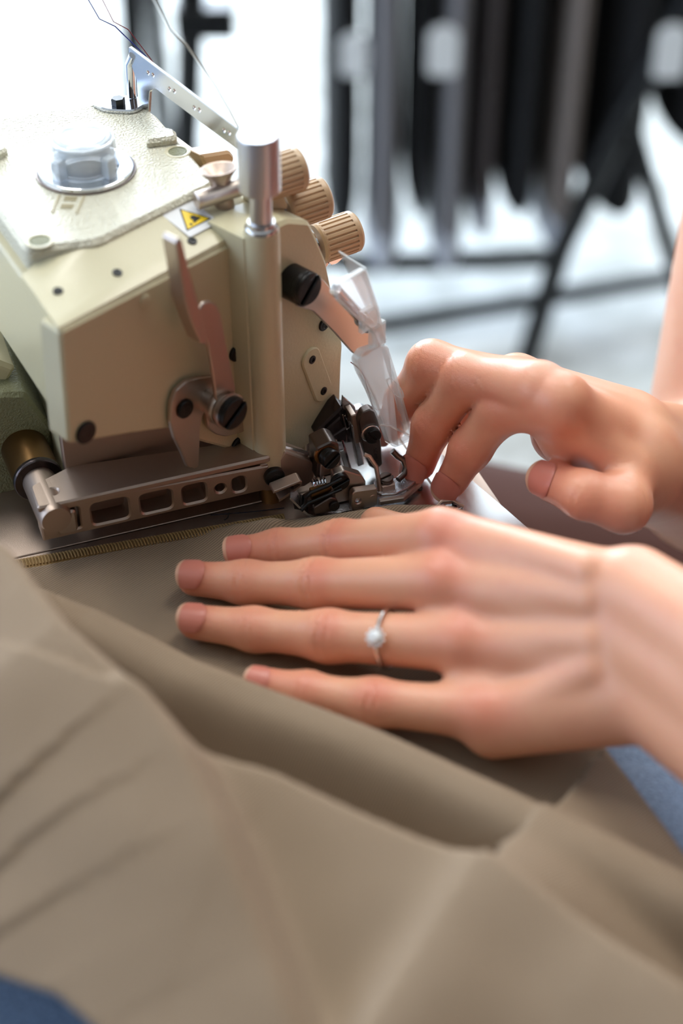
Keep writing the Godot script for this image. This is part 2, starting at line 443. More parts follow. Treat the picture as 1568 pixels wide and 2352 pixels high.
func machine_head() -> void:
	# main casing behind the face plate, its outline seen from above (x, -z); a sloping ledge, lower towards the rear end, lies on it
	var b := MB.new()
	var UPF := Transform3D(Basis(Vector3.RIGHT, -PI / 2), Vector3.ZERO)
	b.extrude(UPF, rounded(pv([-99.8, -9.2, -118.8, 128, -33, 126, -15.2, 60, -15.6, 34.8]), 1.4, 3), 66, 112.4, 1.0)
	var body := part("head_casing", b, MATS.enamel, M)
	b = MB.new()
	var rows := []
	for i in 31:
		var s := -92.4 + i * 3.15
		var row := []
		for j in 15:
			var t := -38.4 - j * 2.6
			row.append(HF * Vector3(s, ledge_y(s, t), t) + Vector3(0.32 * (j * 2.6) * clampf((-60.0 - s) / 32.0, 0, 1), 0, 0))
		rows.append(row)
	for i in 30:
		for j in 14: b.quad(rows[i][j], rows[i + 1][j], rows[i + 1][j + 1], rows[i][j + 1])
		var f0: Vector3 = rows[i][0]; var f1: Vector3 = rows[i + 1][0]
		b.quad(Vector3(f0.x, 108, f0.z), Vector3(f1.x, 108, f1.z), f1, f0)
	for j in 14:
		var l0: Vector3 = rows[0][j]; var l1: Vector3 = rows[0][j + 1]
		b.quad(Vector3(l1.x, 108, l1.z), Vector3(l0.x, 108, l0.z), l0, l1)
	part("head_ledge", b, MATS.enamel, M, 35)
	# face plate
	b = MB.new()
	b.extrude(HF, rounded(pv([-92.8, 111.6, -95.2, 67.5, -69, 57.2, -50, 49.2, -37, 36, -20, 22, -6, 15, -6, 110.5]), 2.0, 3), -48, -37, 1.0)
	var face := part("face_plate", b, MATS.enamel, M)
	for p in [[-88.1, 68.9, 4.2], [-18.3, 23.7, 3.6], [-17, 65.4, 3.2], [-42, 104.5, 3.0]]:
		screw(face, "face_screw", hd(p[0], p[1], -37.2), p[2], 1.6, MATS.black, false)
	b = MB.new(); b.lathe(hd(-56.8, 106.5, -37), [[0, 0], [2.3, 0], [2.2, 0.5], [1.5, 0.9], [0, 0.7]], 20); part("oil_plug", b, MATS.enamel, face)
	# holes in the sloping ledge over the face
	var ln := (HF.basis * Vector3(0, cos(14 * D2R), sin(14 * D2R)))
	for p in [[-80.2, -52.5], [-60.0, -46.2], [-28.4, -43.5]]:
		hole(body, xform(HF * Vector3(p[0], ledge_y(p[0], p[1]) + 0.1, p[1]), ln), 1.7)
	# warning sticker on the ledge
	var SX := xform(HF * Vector3(-20.5, ledge_y(-20.5, -52.2) + 0.12, -52.2), ln, HF.basis * Vector3(0.0, 0.25, -1))
	b = MB.new(); b.extrude(SX, rounded(pv([-7.6, -7.5, 6.5, -7.5, 6.5, 7.5, -7.6, 7.5]), 0.6), 0, 0.15, 0); var st := part("warning_sticker", b, MATS.label_white, body)
	b = MB.new(); b.extrude(SX, rounded(pv([-6.3, -4.6, 5.6, -4.6, -0.3, 5.8]), 0.5), 0.15, 0.2, 0); part("sticker_border", b, MATS.ink, st)
	b = MB.new(); b.extrude(SX, rounded(pv([-5.4, -4.1, 4.7, -4.1, -0.3, 4.7]), 0.4), 0.2, 0.25, 0); part("sticker_field", b, MATS.yellow, st)
	b = MB.new(); b.extrude(SX, disc(0.5, -0.9, 1.3, 10), 0.25, 0.3, 0); b.extrude(SX, pv([-1.2, -3.1, 2.6, -2.2, 2.3, -1.2, -1.2, -2.0]), 0.25, 0.3, 0); b.extrude(SX, disc(-2.7, -2.9, 0.6, 8), 0.25, 0.3, 0); part("sticker_pictogram", b, MATS.ink, st)
	# the post that holds the presser spring, and the flank beside it
	b = MB.new()
	b.extrude(HF, rounded(pv([-15, 116, 3, 115.4, 14.2, 110, 23, 89.7, 32.1, 49, 31.4, 41, 30.6, 21.5, 26, 17.8, 15, 13.6, 13.6, 11, 1.5, 10.5, -15, 15]), 1.6, 3), -62, -28, 1.4)
	var flank := part("head_flank", b, MATS.enamel, M)
	b = MB.new()
	var PX := HF * Transform3D(Basis(Vector3.RIGHT, -PI / 2), Vector3(-11.6, 0, -26.5))
	b.lathe(PX, [[0, 14.5], [4.8, 14.5], [6.3, 16.5], [6.3, 117], [6.0, 118.5], [0, 118.5]], 40)
	b.box(HF, Vector3(-18, 18, -48), Vector3(-6, 116.5, -27.5), 1.5)
	part("presser_post", b, MATS.enamel, M)
	b = MB.new(); b.lathe(PX, [[6.0, 118.2], [5.8, 119.5], [5.0, 120.2], [4.8, 121.6], [0, 121.6]], 36)
	var col := part("post_collar", b, MATS.bright_steel, M)
	b = MB.new(); b.lathe(PX, [[0, 120], [3.9, 120], [3.9, 133], [6.7, 133.4], [7.2, 134], [7.2, 153], [6.6, 153.8], [0, 153.8]], 40); part("pressure_knob", b, MATS.alu, M)
	b = MB.new(); b.cyl(PX, 4.6, -4, 16, 0.5); part("presser_bar", b, MATS.bronze, M)
	# flank fittings
	b = MB.new()
	var pad := PackedVector2Array()
	for i in 24:
		var a := TAU * i / 24.0
		var c := Vector2(13, 51.8) if Vector2(cos(a), sin(a)).dot(Vector2(-6.1, 17.7)) > 0 else Vector2(19.1, 34.1)
		pad.append(c + Vector2(cos(a), sin(a)) * 4.9)
	b.extrude(HF, pad, -29, -26.9, 0.5); part("screw_pad", b, MATS.enamel, flank)
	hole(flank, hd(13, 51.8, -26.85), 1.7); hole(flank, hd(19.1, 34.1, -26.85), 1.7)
	screw(flank, "flank_screw", hd(20.5, 63.5, -28.2), 2.6, 1.0, MATS.black, false)
	b = MB.new(); b.extrude(HF, rounded(pv([-2, 85.5, 11.7, 90.9, 19.7, 79.8, 30.6, 65.7, 38.9, 54.7, 41.3, 49.6, 40.3, 45.4, 36.3, 44.8, 32.7, 46.0, 28.7, 49.8, 18.5, 64.2, 6.9, 79.3]), 1.4, 4), -21.6, -20, 0.3)
	var cut := part("swing_lever", b, MATS.steel, M)
	b = MB.new(); b.cyl(HF * Transform3D(Basis(), Vector3(3.2, 90.5, 0)), 6.6, -28.5, -18.8, 0.5); part("lever_bush", b, MATS.black, cut)
	screw(cut, "lever_screw", hd(2.0, 92, -20.4), 6.2, 3.6, MATS.black, true, 0.75)
	# lifting lever with its hook on the face plate
	b = MB.new(); b.extrude(HF, rounded(pv([-30.6, 63.6, -38.3, 66.7, -43.9, 68.1, -49.1, 66.7, -51.8, 62.1, -52.7, 54.9, -51.3, 46.8, -48.6, 38.9, -46.2, 30.6, -42.9, 27.9, -40.9, 28.0, -39.9, 35.9, -39.0, 44.4, -37.3, 49.4, -33.6, 52.3]), 1.0, 3), -36.2, -34, 0.4)
	var hk := part("hook_plate", b, MATS.steel, M)
	screw(hk, "hook_screw", hd(-46, 57.5, -34), 3.6, 1.5, MATS.black, false)
	b = MB.new(); b.extrude(HF, rounded(pv([-36.0, 49.9, -30.2, 50.7, -13.3, 38.6, -13.4, 31.5, -17.8, 31.3, -26.8, 34.1, -32.0, 38.1, -35.2, 42.6]), 1.2, 3), -35.8, -33.5, 0.4); part("pivot_plate", b, MATS.steel, M)
	b = MB.new(); b.extrude(HF, rounded(pv([-42.7, 100.8, -40.5, 102.6, -37.3, 101.7, -34.6, 99.1, -33.0, 94.5, -31.2, 81.3, -29.3, 69.2, -27.7, 60.2, -30.4, 57, -37.3, 59, -38.4, 73.9, -39.7, 85.6, -42.1, 92.1]), 0.8, 3), -27.6, -26, 0.4)
	var la := part("lifting_lever", b, MATS.steel, M)
	b = MB.new(); b.extrude(HF, rounded(pv([-52.5, 131.6, -51.1, 133.0, -49.7, 131.6, -46.9, 115.9, -44.3, 104.5, -42.3, 91.6, -41.6, 86.9, -44.7, 88.9, -48.3, 99.5, -50.6, 109]), 0.6, 3), -31, -24, 0.5); part("lever_handle", b, MATS.steel, la)
	var PV := hd(-33.6, 54.6, 0)
	b = MB.new(); b.lathe(PV, [[0, -36], [5.2, -36], [5.2, -29.5], [6.4, -29.3], [6.8, -28.6], [6.8, -27], [6.4, -26.4], [5.6, -26.3], [5.6, -24.9], [6.5, -24.7], [6.9, -24.1], [6.9, -22.8], [6.4, -22.3], [0, -22.3]], 36); part("pivot_sleeve", b, MATS.steel, la)
	screw(la, "pivot_screw", hd(-35.0, 56.2, -22.4), 6.2, 3.4, MATS.black, true, 0.55)
func machine_cover() -> void:
	# the horizontal top cover: seen from above (x, -z), standing on the head
	var UPF := Transform3D(Basis(Vector3.RIGHT, -PI / 2), Vector3.ZERO)
	var b := MB.new()
	var ed := rounded(pv([-101.7, 28.7, -77.6, 25.4, -28.8, 50.8, -35.2, 113, -40, 121, -52.7, 126.6, -115, 127]), 3.5, 4)
	b.extrude(UPF, ed, 108, 121, 1.6)
	var c := part("top_cover", b, MATS.pebble, M)
	# cover skirt and the seam below it on the left side
	b = MB.new(); b.extrude(UPF, MB.inset(MB.ccw(ed), 1.0), 92, 109, 0.5); part("cover_skirt", b, MATS.enamel, M)
	# raised ear with a hole, and holes
	b = MB.new(); b.extrude(UPF, rounded(pv([-46, 84, -34, 83, -32.6, 90, -38, 95]), 2), 120, 124.0, 1.2); part("cover_rib", b, MATS.pebble, c)
	b = MB.new(); b.extrude(UPF, rounded(pv([-113, 96, -99, 92, -93, 97, -99, 103, -113, 106]), 3), 118, 124.0, 1.0); part("cover_tab", b, MATS.pebble, c)
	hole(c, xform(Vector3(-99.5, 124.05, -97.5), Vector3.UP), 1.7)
	for p in [[-96.0, -32.0, 4.1], [-35.5, -77.5, 3.9]]:
		b = MB.new(); b.lathe(xform(Vector3(p[0], 121, p[1]), Vector3.UP), [[0, 0.03], [p[2] - 0.5, 0.03], [p[2], 0.22], [p[2] + 0.6, 0.22], [p[2] + 0.9, 0.0]], 28); part("hole_rim", b, MATS.enamel, c)
		b = MB.new(); b.lathe(xform(Vector3(p[0], 121, p[1]), Vector3.UP), [[0, 0.05], [p[2] - 0.6, 0.05], [p[2] - 0.5, 0.2]], 28); part("plug", b, MATS.rough_cast, c)
	# embossed arrow with bars
	var AX := xform(Vector3(-80.5, 121.0, -55.5), Vector3.UP, Vector3(0.42, 0, -0.9))
	b = MB.new()
	b.extrude(AX, pv([-3.6, 4.2, 0, 7.4, 3.6, 4.2, 3.0, 3.7, 0, 6.3, -3.0, 3.7]), 0, 0.35, 0.08)
	b.box(AX, Vector3(-4.6, -9, 0), Vector3(-4.1, 3.5, 0.35), 0.08); b.box(AX, Vector3(4.1, -9, 0), Vector3(4.6, 3.5, 0.35), 0.08)
	part("embossed_arrow", b, MATS.emboss, c)
	for k in 6:
		b = MB.new(); var yy := 2.2 - k * 1.15 - (2.0 if k > 2 else 0.0)
		b.box(AX, Vector3(-2.2, yy - 0.35, 0), Vector3(2.2, yy + 0.3, 0.3), 0.08); part("embossed_bar", b, MATS.emboss, c)
	# oil sight glass
	var SG := xform(Vector3(-70.3, 121, -74.5), Vector3.UP)
	b = MB.new(); b.lathe(SG, [[0, 0.05], [11.5, 0.05], [12, 1.2], [12.2, 2.0], [16.4, 2.0], [17.0, 1.6], [17.2, 0.6], [17.4, 0.0]], 56)
	var fl := part("sight_flange", b, MATS.chrome, M)
	b = MB.new(); b.lathe(SG, [[11.0, 1.5], [11.0, 12.2], [9.6, 13.6], [0, 14.2], [0, 12.4], [8.6, 12.0], [9.3, 11.2], [9.3, 1.5], [11.0, 1.5]], 56)
	var gl := part("sight_glass", b, MATS.clear_plastic, M)
	for a in [0.55, 2.1, 3.75, 5.3]:
		b = MB.new(); b.extrude(SG * Transform3D(Basis(Vector3.BACK, a), Vector3.ZERO), rounded(pv([10.6, -2.2, 14.6, -2.2, 14.6, 2.2, 10.6, 2.2]), 0.6), 1.8, 9.6, 0.5); part("lug", b, MATS.clear_plastic, gl)
	b = MB.new(); b.lathe(SG, [[0, 0.5], [7.0, 0.5], [7.4, 0.3]], 28); part("sight_well", b, MATS.gun, fl)
	for q in [[10.9, 13.0], [10.9, 2.6], [8.0, 13.9]]:
		b = MB.new()
		var rp := []
		for i in 48: rp.append(SG * Vector3(cos(TAU * i / 48) * q[0], sin(TAU * i / 48) * q[0], q[1]))
		b.tube(rp, 0.45, 6, true); part("glass_bead", b, MATS.pane_edge, gl)
	b = MB.new(); b.lathe(SG, [[17.3, 0.0], [18.0, 0.0], [18.0, 0.5], [17.3, 0.6]], 56); part("flange_gasket", b, MATS.dark_steel, fl)
func machine_base() -> void:
	var I := Transform3D.IDENTITY
	var b := MB.new()
	# lower body under the head, and the rough casting that carries the presser arm shaft
	b.box(I, Vector3(-98.2, -1, -140), Vector3(-2, 75, -34), 1.0)
	part("lower_body", b, MATS.enamel, M)
	b = MB.new(); b.box(I, Vector3(-98.4, -0.5, -36), Vector3(-24, 64, -31), 0.6); part("side_plate", b, MATS.matte_steel, M)
	b = MB.new(); b.extrude(I, rounded(pv([-190, -1.2, -99.3, -1.2, -97.6, 26, -105.5, 44, -114, 46, -190, 48]), 1.2, 3), -110, -56, 1.6); var cast := part("shaft_casting", b, MATS.rough_cast, M)
	b = MB.new(); b.extrude(I, rounded(pv([-190, 40, -113, 40, -106.5, 49.5, -116, 56.5, -190, 58]), 1.5, 3), -135, -66, 1.5); part("casting_ledge", b, MATS.enamel, M)
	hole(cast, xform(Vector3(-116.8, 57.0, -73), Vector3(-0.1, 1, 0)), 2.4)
	# shaft, bush and presser arm
	var SX := xform(Vector3(-106.4, 19.0, 0), Vector3(0.05, 0.0, 1))
	b = MB.new(); b.lathe(SX, [[0, -60], [9.0, -62], [9.0, -37.5], [8.6, -37], [0, -37]], 36); part("shaft_bush", b, MATS.bronze, M)
	b = MB.new(); b.lathe(SX, [[6.2, -37.4], [9.2, -37.2], [9.5, -36.6], [9.5, -35.2], [9.0, -34.6], [6.2, -34.4]], 36); part("shaft_collar", b, MATS.gun, M)
	b = MB.new(); b.lathe(SX, [[0, -60], [6.3, -60], [6.3, -12], [5.4, -9.6], [0, -9.4]], 36); part("arm_shaft", b, MATS.matte_steel, M)
	b = MB.new()
	var out := rounded(pv([-112.5, 8.4, -26, 8.8, -24.5, 20.6, -60, 22.2, -112.5, 24.6]), 0.9, 3)
	b.extrude(I, out, -21, -12, 0.7, [slot(-104.5, 11.2, -98, 21.0, 0.7, 3), slot(-93.5, 10.8, -79.6, 20.6, 1.6), slot(-75, 10.8, -63.0, 19.8, 1.6), slot(-58.8, 10.8, -49.8, 19.3, 1.5), disc(-44.2, 14.8, 2.0, 14), slot(-39.5, 11.2, -34.2, 18.2, 1.8)])
	var arm := part("presser_arm", b, MATS.matte_steel, M)
	b = MB.new(); b.extrude(Transform3D(Basis(Vector3.RIGHT, -PI / 2), Vector3.ZERO), rounded(pv([-112.8, 11.5, -24, 11.5, -24, 24, -96, 32, -112.8, 25]), 1.5, 3), 22.2, 25.2, 0.7, [disc(-105.5, 19, 1.9, 14)]); part("arm_flange", b, MATS.matte_steel, arm)
	b = MB.new(); b.extrude(I, rounded(pv([-107, 10.2, -99.2, 10.2, -99.2, 20.6, -107, 20.6]), 2.0, 4), -18, -11.2, 0.8); part("shaft_key", b, MATS.steel, arm)
	# cloth plate and needle plate
	var UPF := Transform3D(Basis(Vector3.RIGHT, -PI / 2), Vector3.ZERO)
	b = MB.new(); b.extrude(UPF, rounded(pv([-150, 16.2, 8, 16.2, 8, -75, -150, -75]), 2), -1.1, -0.1, 0.2); part("cloth_plate", b, MATS.matte_steel, M)
	b = MB.new(); b.extrude(UPF, rounded(pv([-150, 60, 8.3, 60, 8.3, 16.5, -150, 16.5]), 1), -1.1, 0.25, 0.25); part("bed_plate", b, MATS.matte_steel, M)
	b = MB.new(); b.extrude(UPF, rounded(pv([8.6, 60, 37.0, 60, 39.2, -11.5, 39.6, -70, 8.6, -70]), 0.6), -1.1, 0.0, 0.2, [slot(25, 4, 27.2, 12, 0.5, 3), slot(28.8, 3, 31, 11, 0.5, 3), slot(32.6, 2, 34.8, 10, 0.5, 3)]); part("needle_plate", b, MATS.bright_steel, M)
	b = MB.new(); b.extrude(UPF, rounded(pv([37.7, 60, 41, 60, 52.1, 13, 60.6, -21, 72, -70, 40.3, -70, 39.9, -11.5]), 0.6), -1.1, 0.0, 0.2); part("slide_plate", b, MATS.bright_steel, M)
	b = MB.new(); b.box(I, Vector3(8, -1.15, -60), Vector3(60, -0.95, 70), 0); part("plate_bed", b, MATS.matte_steel, M)
	for k in 3:
		b = MB.new()
		for j in 6: b.box(I, Vector3(25.3 + k * 3.8, -0.9, -11.0 + k + j * 1.25), Vector3(26.8 + k * 3.8, 0.7, -10.2 + k + j * 1.25), 0.15)
		part("feed_dog", b, MATS.dark_steel, M)
func machine_front() -> void:
	var I := Transform3D.IDENTITY
	# tension knobs on the front panel behind the post
	var b := MB.new()
	b.extrude(HF, rounded(pv([-4, 60, 40, 55, 34, 82, 16, 110, 2, 120, -4, 120]), 2), -80, -58, 1.2); part("front_panel", b, MATS.enamel, M)
	var ax := Vector3(0.985, 0.06, -0.16)
	for p in [[37.5, 84.6, -45.0], [20.5, 106.0, -45.0], [7.8, 122.8, -45.0]]:
		var X := xform(HF * Vector3(p[0], p[1], p[2]), ax)
		b = MB.new()
		var pr := PackedVector2Array()
		for i in 144:
			var u := fposmod(i / 6.0, 1.0)
			pr.append(Vector2(cos(TAU * i / 144), sin(TAU * i / 144)) * (8.1 if u < 0.55 else 7.55))
		b.extrude(X, pr, -1, 13, 0.5)
		b.lathe(X, [[0, -2], [7.4, -2], [8.0, -1], [8.0, 0]], 48); b.lathe(X, [[8.05, 12.4], [8.0, 14.2], [7.2, 15.2], [0, 15.4]], 48)
		var k := part("tension_knob", b, MATS.beige_plastic, M, 30)
		b = MB.new(); b.cyl(X, 3.2, -26, -1, 0.4); part("knob_stem", b, MATS.steel, k)
		b = MB.new(); b.lathe(X, [[3, -6], [7.8, -4.5], [7.8, -4], [3, -4]], 32); part("tension_disc", b, MATS.chrome, k)
	b = MB.new(); b.extrude(HF, rounded(pv([36.1, 84.4, 38.1, 86.2, 41.0, 86.9, 43.4, 85.4, 48.3, 80.5, 49.1, 77.2, 46.9, 75.0, 42.9, 74.0, 39.5, 74.8, 36.1, 79.2, 35.2, 82.4]), 0.8, 3), -43.2, -41.6, 0.4)
	var fg := part("thumb_tab", b, MATS.chrome, M)
	b = MB.new(); b.tube([HF * Vector3(38, 77, -42.5), HF * Vector3(34, 72, -44), HF * Vector3(28, 70, -46)], 1.3, 8); part("tab_stem", b, MATS.chrome, fg)
	# clear eye guard: framed lower window, boxed upper part, rod hinge
	var low := rounded(pv([11.4, 69.1, 22.7, 66.3, 25.2, 64.1, 32.0, 43.9, 41.7, 13.6, 41.2, 11.7, 31.2, 13.7, 28.0, 16.6, 23.1, 30.3, 16.3, 47.2, 10.3, 59.5, 7.9, 66.5]), 1.2, 3)
	b = MB.new(); b.extrude(HF, MB.inset(MB.ccw(low), 0.9), -1.0, 0.2, 0.2)
	var gd := part("eye_guard", b, MATS.pane, M)
	b = MB.new(); b.extrude(HF, low, -3.0, 0.6, 0.35, [MB.inset(MB.ccw(low), 1.25)]); part("guard_rim", b, MATS.pane_edge, gd)
	b = MB.new()
	var oval := PackedVector2Array(); var oval_in := PackedVector2Array()
	for i in 28:
		var a := TAU * i / 28.0
		var e := Vector2(cos(a) * 8.6, sin(a) * 1.9).rotated(-0.95)
		oval.append(Vector2(29.6, 43.0) + e); oval_in.append(Vector2(29.6, 43.0) + e * 0.86)
	b.extrude(HF, oval, 0.1, 0.7, 0.15, [oval_in]); part("guard_emboss", b, MATS.pane_edge, gd)
	b = MB.new(); b.tube([HF * Vector3(21.5, 30, 0.4), HF * Vector3(27, 27, 0.6), HF * Vector3(33, 21, 0.6), HF * Vector3(39.8, 14.6, 0.4)], 0.45, 6); part("guard_crease", b, MATS.pane_edge, gd)
	var upo := rounded(pv([-2.9, 103.4, 12.1, 103.1, 15.0, 95.9, 19.4, 83.9, 24.1, 66.6, 19.8, 65.9, 16.5, 75.1, 3.6, 89.6, -1.8, 96.6]), 0.9, 3)
	b = MB.new(); b.extrude(HF, upo, -1.2, 0.2, 0.25); part("guard_panel", b, MATS.pane, gd)
	b = MB.new(); b.extrude(HF, upo, -2.0, 0.5, 0.3, [MB.inset(MB.ccw(upo), 0.8)]); part("guard_panel_rim", b, MATS.pane_edge, gd)
	b = MB.new()
	b.quad(HF * Vector3(12.1, 103.1, 0), HF * Vector3(24.1, 66.6, 0), HF * Vector3(24.6, 66.4, -3), HF * Vector3(13.6, 103.6, -14))
	b.quad(HF * Vector3(12.9, 103.1, 0), HF * Vector3(14.4, 103.6, -14), HF * Vector3(25.4, 66.4, -3), HF * Vector3(24.9, 66.6, 0))
	b.quad(HF * Vector3(12.1, 103.1, 0), HF * Vector3(13.6, 103.6, -14), HF * Vector3(14.4, 103.6, -14), HF * Vector3(12.9, 103.1, 0))
	part("guard_side", b, MATS.pane_edge, gd)
	b = MB.new(); b.box(HF, Vector3(17, 66, -3), Vector3(24, 76, 0.4), 0.6); b.box(HF, Vector3(12.5, 75, -4), Vector3(20.5, 84, -0.5), 0.8); part("guard_block", b, MATS.pane_edge, gd)
	b = MB.new(); b.tube([HF * Vector3(5.5, 94.2, -8), HF * Vector3(14, 82.8, -8), HF * Vector3(22.5, 71.4, -8)], 2.2, 16); var rod := part("guard_rod", b, MATS.chrome, gd)
	b = MB.new(); b.tube([HF * Vector3(19.5, 75.4, -8), HF * Vector3(23.2, 70.4, -8)], 3.0, 18); part("rod_cap", b, MATS.bright_steel, rod)
	b = MB.new(); b.tube([HF * Vector3(23.1, 70.5, -8), HF * Vector3(23.4, 70.1, -8)], 2.0, 16); part("bore_shade_disc", b, MATS.dark_steel, rod)  # solid darker disc standing in for the shade inside the bore
func machine_foot() -> void:
	var I := Transform3D.IDENTITY
	var b := MB.new()
	# end of the presser arm
	b.extrude(I, rounded(pv([-28, 9, -28, 21.5, -20.5, 21.5, -18, 25, -8.5, 18.2, -6.5, 15.6, -6.7, 8.0, -10.7, 5.9, -26.1, 8.0]), 0.7, 3), -21, -12.4, 0.5)
	var ae := part("arm_end", b, MATS.matte_steel, M)
	screw(ae, "arm_screw", Transform3D(Basis(), Vector3(-23.2, 15.6, -12.6)), 4.0, 3.0, MATS.black, false)
	b = MB.new(); b.tube([Vector3(-19.5, 25.2, -16), Vector3(-8.3, 18.6, -16)], 1.3, 8); part("arm_lip", b, MATS.bright_steel, ae)
	b = MB.new(); b.cyl(xform(Vector3(-6.6, 14, -15), Vector3(1, -0.1, 0)), 1.7, 0, 4.5, 0.3); part("hinge_pin", b, MATS.bronze, ae)
	# folded clip
	b = MB.new()
	var cp := [Vector2(-26.1, 14.2), Vector2(-19.5, 15.6), Vector2(-15.6, 16.4), Vector2(-14.6, 15.6), Vector2(-14.9, 14.2), Vector2(-18.5, 12.0), Vector2(-23.8, 9.3)]
	var cpo := PackedVector2Array()
	for q in cp: cpo.append(q + Vector2(0.25, 0.75) * 0.9)
	var cpi := PackedVector2Array()
	for i in range(cp.size() - 1, -1, -1): cpi.append(cp[i] + Vector2(-0.6 if i > 1 and i < 5 else 0.0, -0.75 if i < 4 else 0.0) * 0.9)
	cpo.append_array(cpi)
	b.extrude(I, rounded(cpo, 0.4, 2), -9, -3.5, 0.25); part("wire_clip", b, MATS.matte_steel, M)
	# foot holder with its screw
	b = MB.new(); b.extrude(I, rounded(pv([-7.6, 12.5, -7.0, 20, -7.4, 27.6, -1.5, 29.4, 1.6, 27.2, 2.2, 20, 2.8, 12.8]), 1.0, 3), -17, -7.2, 0.6)
	var fh := part("foot_holder", b, MATS.dark_steel, M)
	b = MB.new(); b.extrude(I, rounded(pv([-6.4, 14.2, 1.2, 15.0, 1.4, 20, -6.0, 20]), 0.5, 2), -7.4, -6.3, 0.25); part("holder_face", b, MATS.matte_steel, fh)
	b = MB.new(); b.lathe(Transform3D(Basis(), Vector3(-3.4, 23.3, -8.5)), [[0, 0], [4.7, 0], [4.7, 1.0], [4.2, 1.4], [0, 1.4]], 28); part("screw_washer", b, MATS.bronze, fh)
	screw(fh, "holder_screw", Transform3D(Basis(Vector3.UP, 0.3), Vector3(-3.4, 23.2, -7.4)), 3.9, 4.0, MATS.black, true, 0.5)
	# foot: cheek plate, hinge screw, square block, toe
	b = MB.new(); b.extrude(I, rounded(pv([-2, 3, -2.5, 17.5, 1.8, 18.4, 8.9, 13.9, 10.7, 10.6, 10.6, 3]), 0.8, 3), -6, -2, 0.4)
	var pf := part("presser_foot", b, MATS.steel, M)
	screw(pf, "hinge_screw", Transform3D(Basis(), Vector3(-0.2, 14.2, -2.2)), 3.7, 2.2, MATS.black, true, 0.4)
	b = MB.new(); b.extrude(I, rounded(pv([3.5, 9.4, 4.7, 10.6, 13.8, 9.6, 14.0, 0.9, 3.2, 0.9]), 0.7, 3), -1, 2.2, 0.35, [disc(6.0, 5.4, 1.25, 14)])
	var bl := part("foot_block", b, MATS.steel, pf)
	b = MB.new(); b.lathe(Transform3D(Basis(), Vector3(6.0, 5.4, 0)), [[0, 0.5], [1.2, 0.6], [1.2, 1.2]], 14); part("threaded_hole", b, MATS.chrome, bl)
	b = MB.new(); b.lathe(Transform3D(Basis(), Vector3(11.9, 5.6, 2.15)), [[0, 0.25], [1.1, 0.25], [1.3, 0.05], [1.5, 0.0]], 18); part("rivet", b, MATS.steel, bl)
	b = MB.new(); b.extrude(I, rounded(pv([-13.2, 2.2, -5, 1.0, -3.5, 7.5, -9.5, 9.8, -13.8, 8.2]), 0.5, 2), -6, -0.8, 0.3); part("foot_body", b, MATS.dark_steel, pf)
	# toe: a bent bright plate rising to the left
	b = MB.new()
	var toe := [[-21.4, 14.0], [-17.6, 8.2], [-14.4, 3.9], [-11.3, 1.9], [-3.6, 1.0], [3.3, 0.9]]
	for i in toe.size() - 1:
		var p: Array = toe[i]; var q: Array = toe[i + 1]
		var wa := 3.0 if i == 0 else 4.2
		var ca := Vector3(p[0], p[1], 2.0); var cb := Vector3(q[0], q[1], 2.2)
		var cc := Vector3(q[0] + 1.8, q[1] + 0.6, -5.5); var cd := Vector3(p[0] + 2.4, p[1] + 0.8, -5.0)
		var th := Vector3(0.3, 0.9, 0)
		b.quad(ca + th, cb + th, cc + th, cd + th); b.quad(ca, cd, cc, cb); b.quad(ca, cb, cb + th, ca + th); b.quad(cd, cd + th, cc + th, cc)
		if i == 0: b.quad(ca, ca + th, cd + th, cd)
	part("foot_toe", b, MATS.worn_chrome, pf, 30)
	b = MB.new(); b.extrude(I, rounded(pv([-12.0, 4.6, -12.4, 8.0, -5.3, 11.2, -2.9, 9.6, -2.0, 6.2, -3.6, 4.0]), 0.9, 3), 1.0, 3.2, 0.35); var sl := part("foot_lever", b, MATS.dark_steel, pf)
	screw(sl, "lever_screw", Transform3D(Basis(), Vector3(-4.2, 7.0, 3.1)), 2.1, 1.2, MATS.black, false)
	b = MB.new(); b.extrude(I, rounded(pv([-12.6, 10.6, -12.3, 14.2, -4.2, 14.4, -4.0, 12.0, -11.6, 8.6]), 0.5, 2), -2, 0.6, 0.25); part("foot_spring_plate", b, MATS.bronze, pf)
	# coil spring of black wire
	var pts := []
	for i in 100:
		var a := TAU * i / 20.0
		pts.append(Vector3(-10.2 + i * 0.055, 13.0 + sin(a) * 2.4, -4 + cos(a) * 2.4))
	b = MB.new(); b.tube(pts, 0.42, 6); var cs := part("coil_spring", b, MATS.chrome, pf)
	b = MB.new(); b.tube([Vector3(0, 16.5, 0), Vector3(-6, 14.8, 0.4), Vector3(-12.5, 13.6, 0.6), Vector3(-14.6, 11.8, 0.8), Vector3(-14.9, 9.2, 1.2), Vector3(-16.6, 7.6, 1.4), Vector3(-18.8, 8.6, 1.2), Vector3(-18.9, 10.6, 0.6)], 0.8, 8)
	b.tube([Vector3(-0.5, 12.6, 1.4), Vector3(-7, 11.2, 1.6), Vector3(-14.0, 9.6, 1.6), Vector3(-17, 7.2, 2.2)], 0.7, 8); part("spring_wire", b, MATS.black, pf)
	# needle clamp
	b = MB.new(); b.extrude(I, rounded(pv([-1.7, 19.3, 0.7, 21.9, 9.6, 29.8, 11.4, 26.4, 15.0, 25.2, 15.3, 10.6, 10.6, 10.9, 2.4, 15.7]), 0.8, 3), -36, -26, 0.8)
	var nc := part("needle_clamp", b, MATS.gun, M)
	b = MB.new(); b.extrude(I, rounded(pv([2.6, 21.6, 8.6, 26.4, 10.4, 20.8, 5.0, 17.6]), 0.8, 3), -27, -24.4, 0.6); part("clamp_jaw", b, MATS.gun, nc)
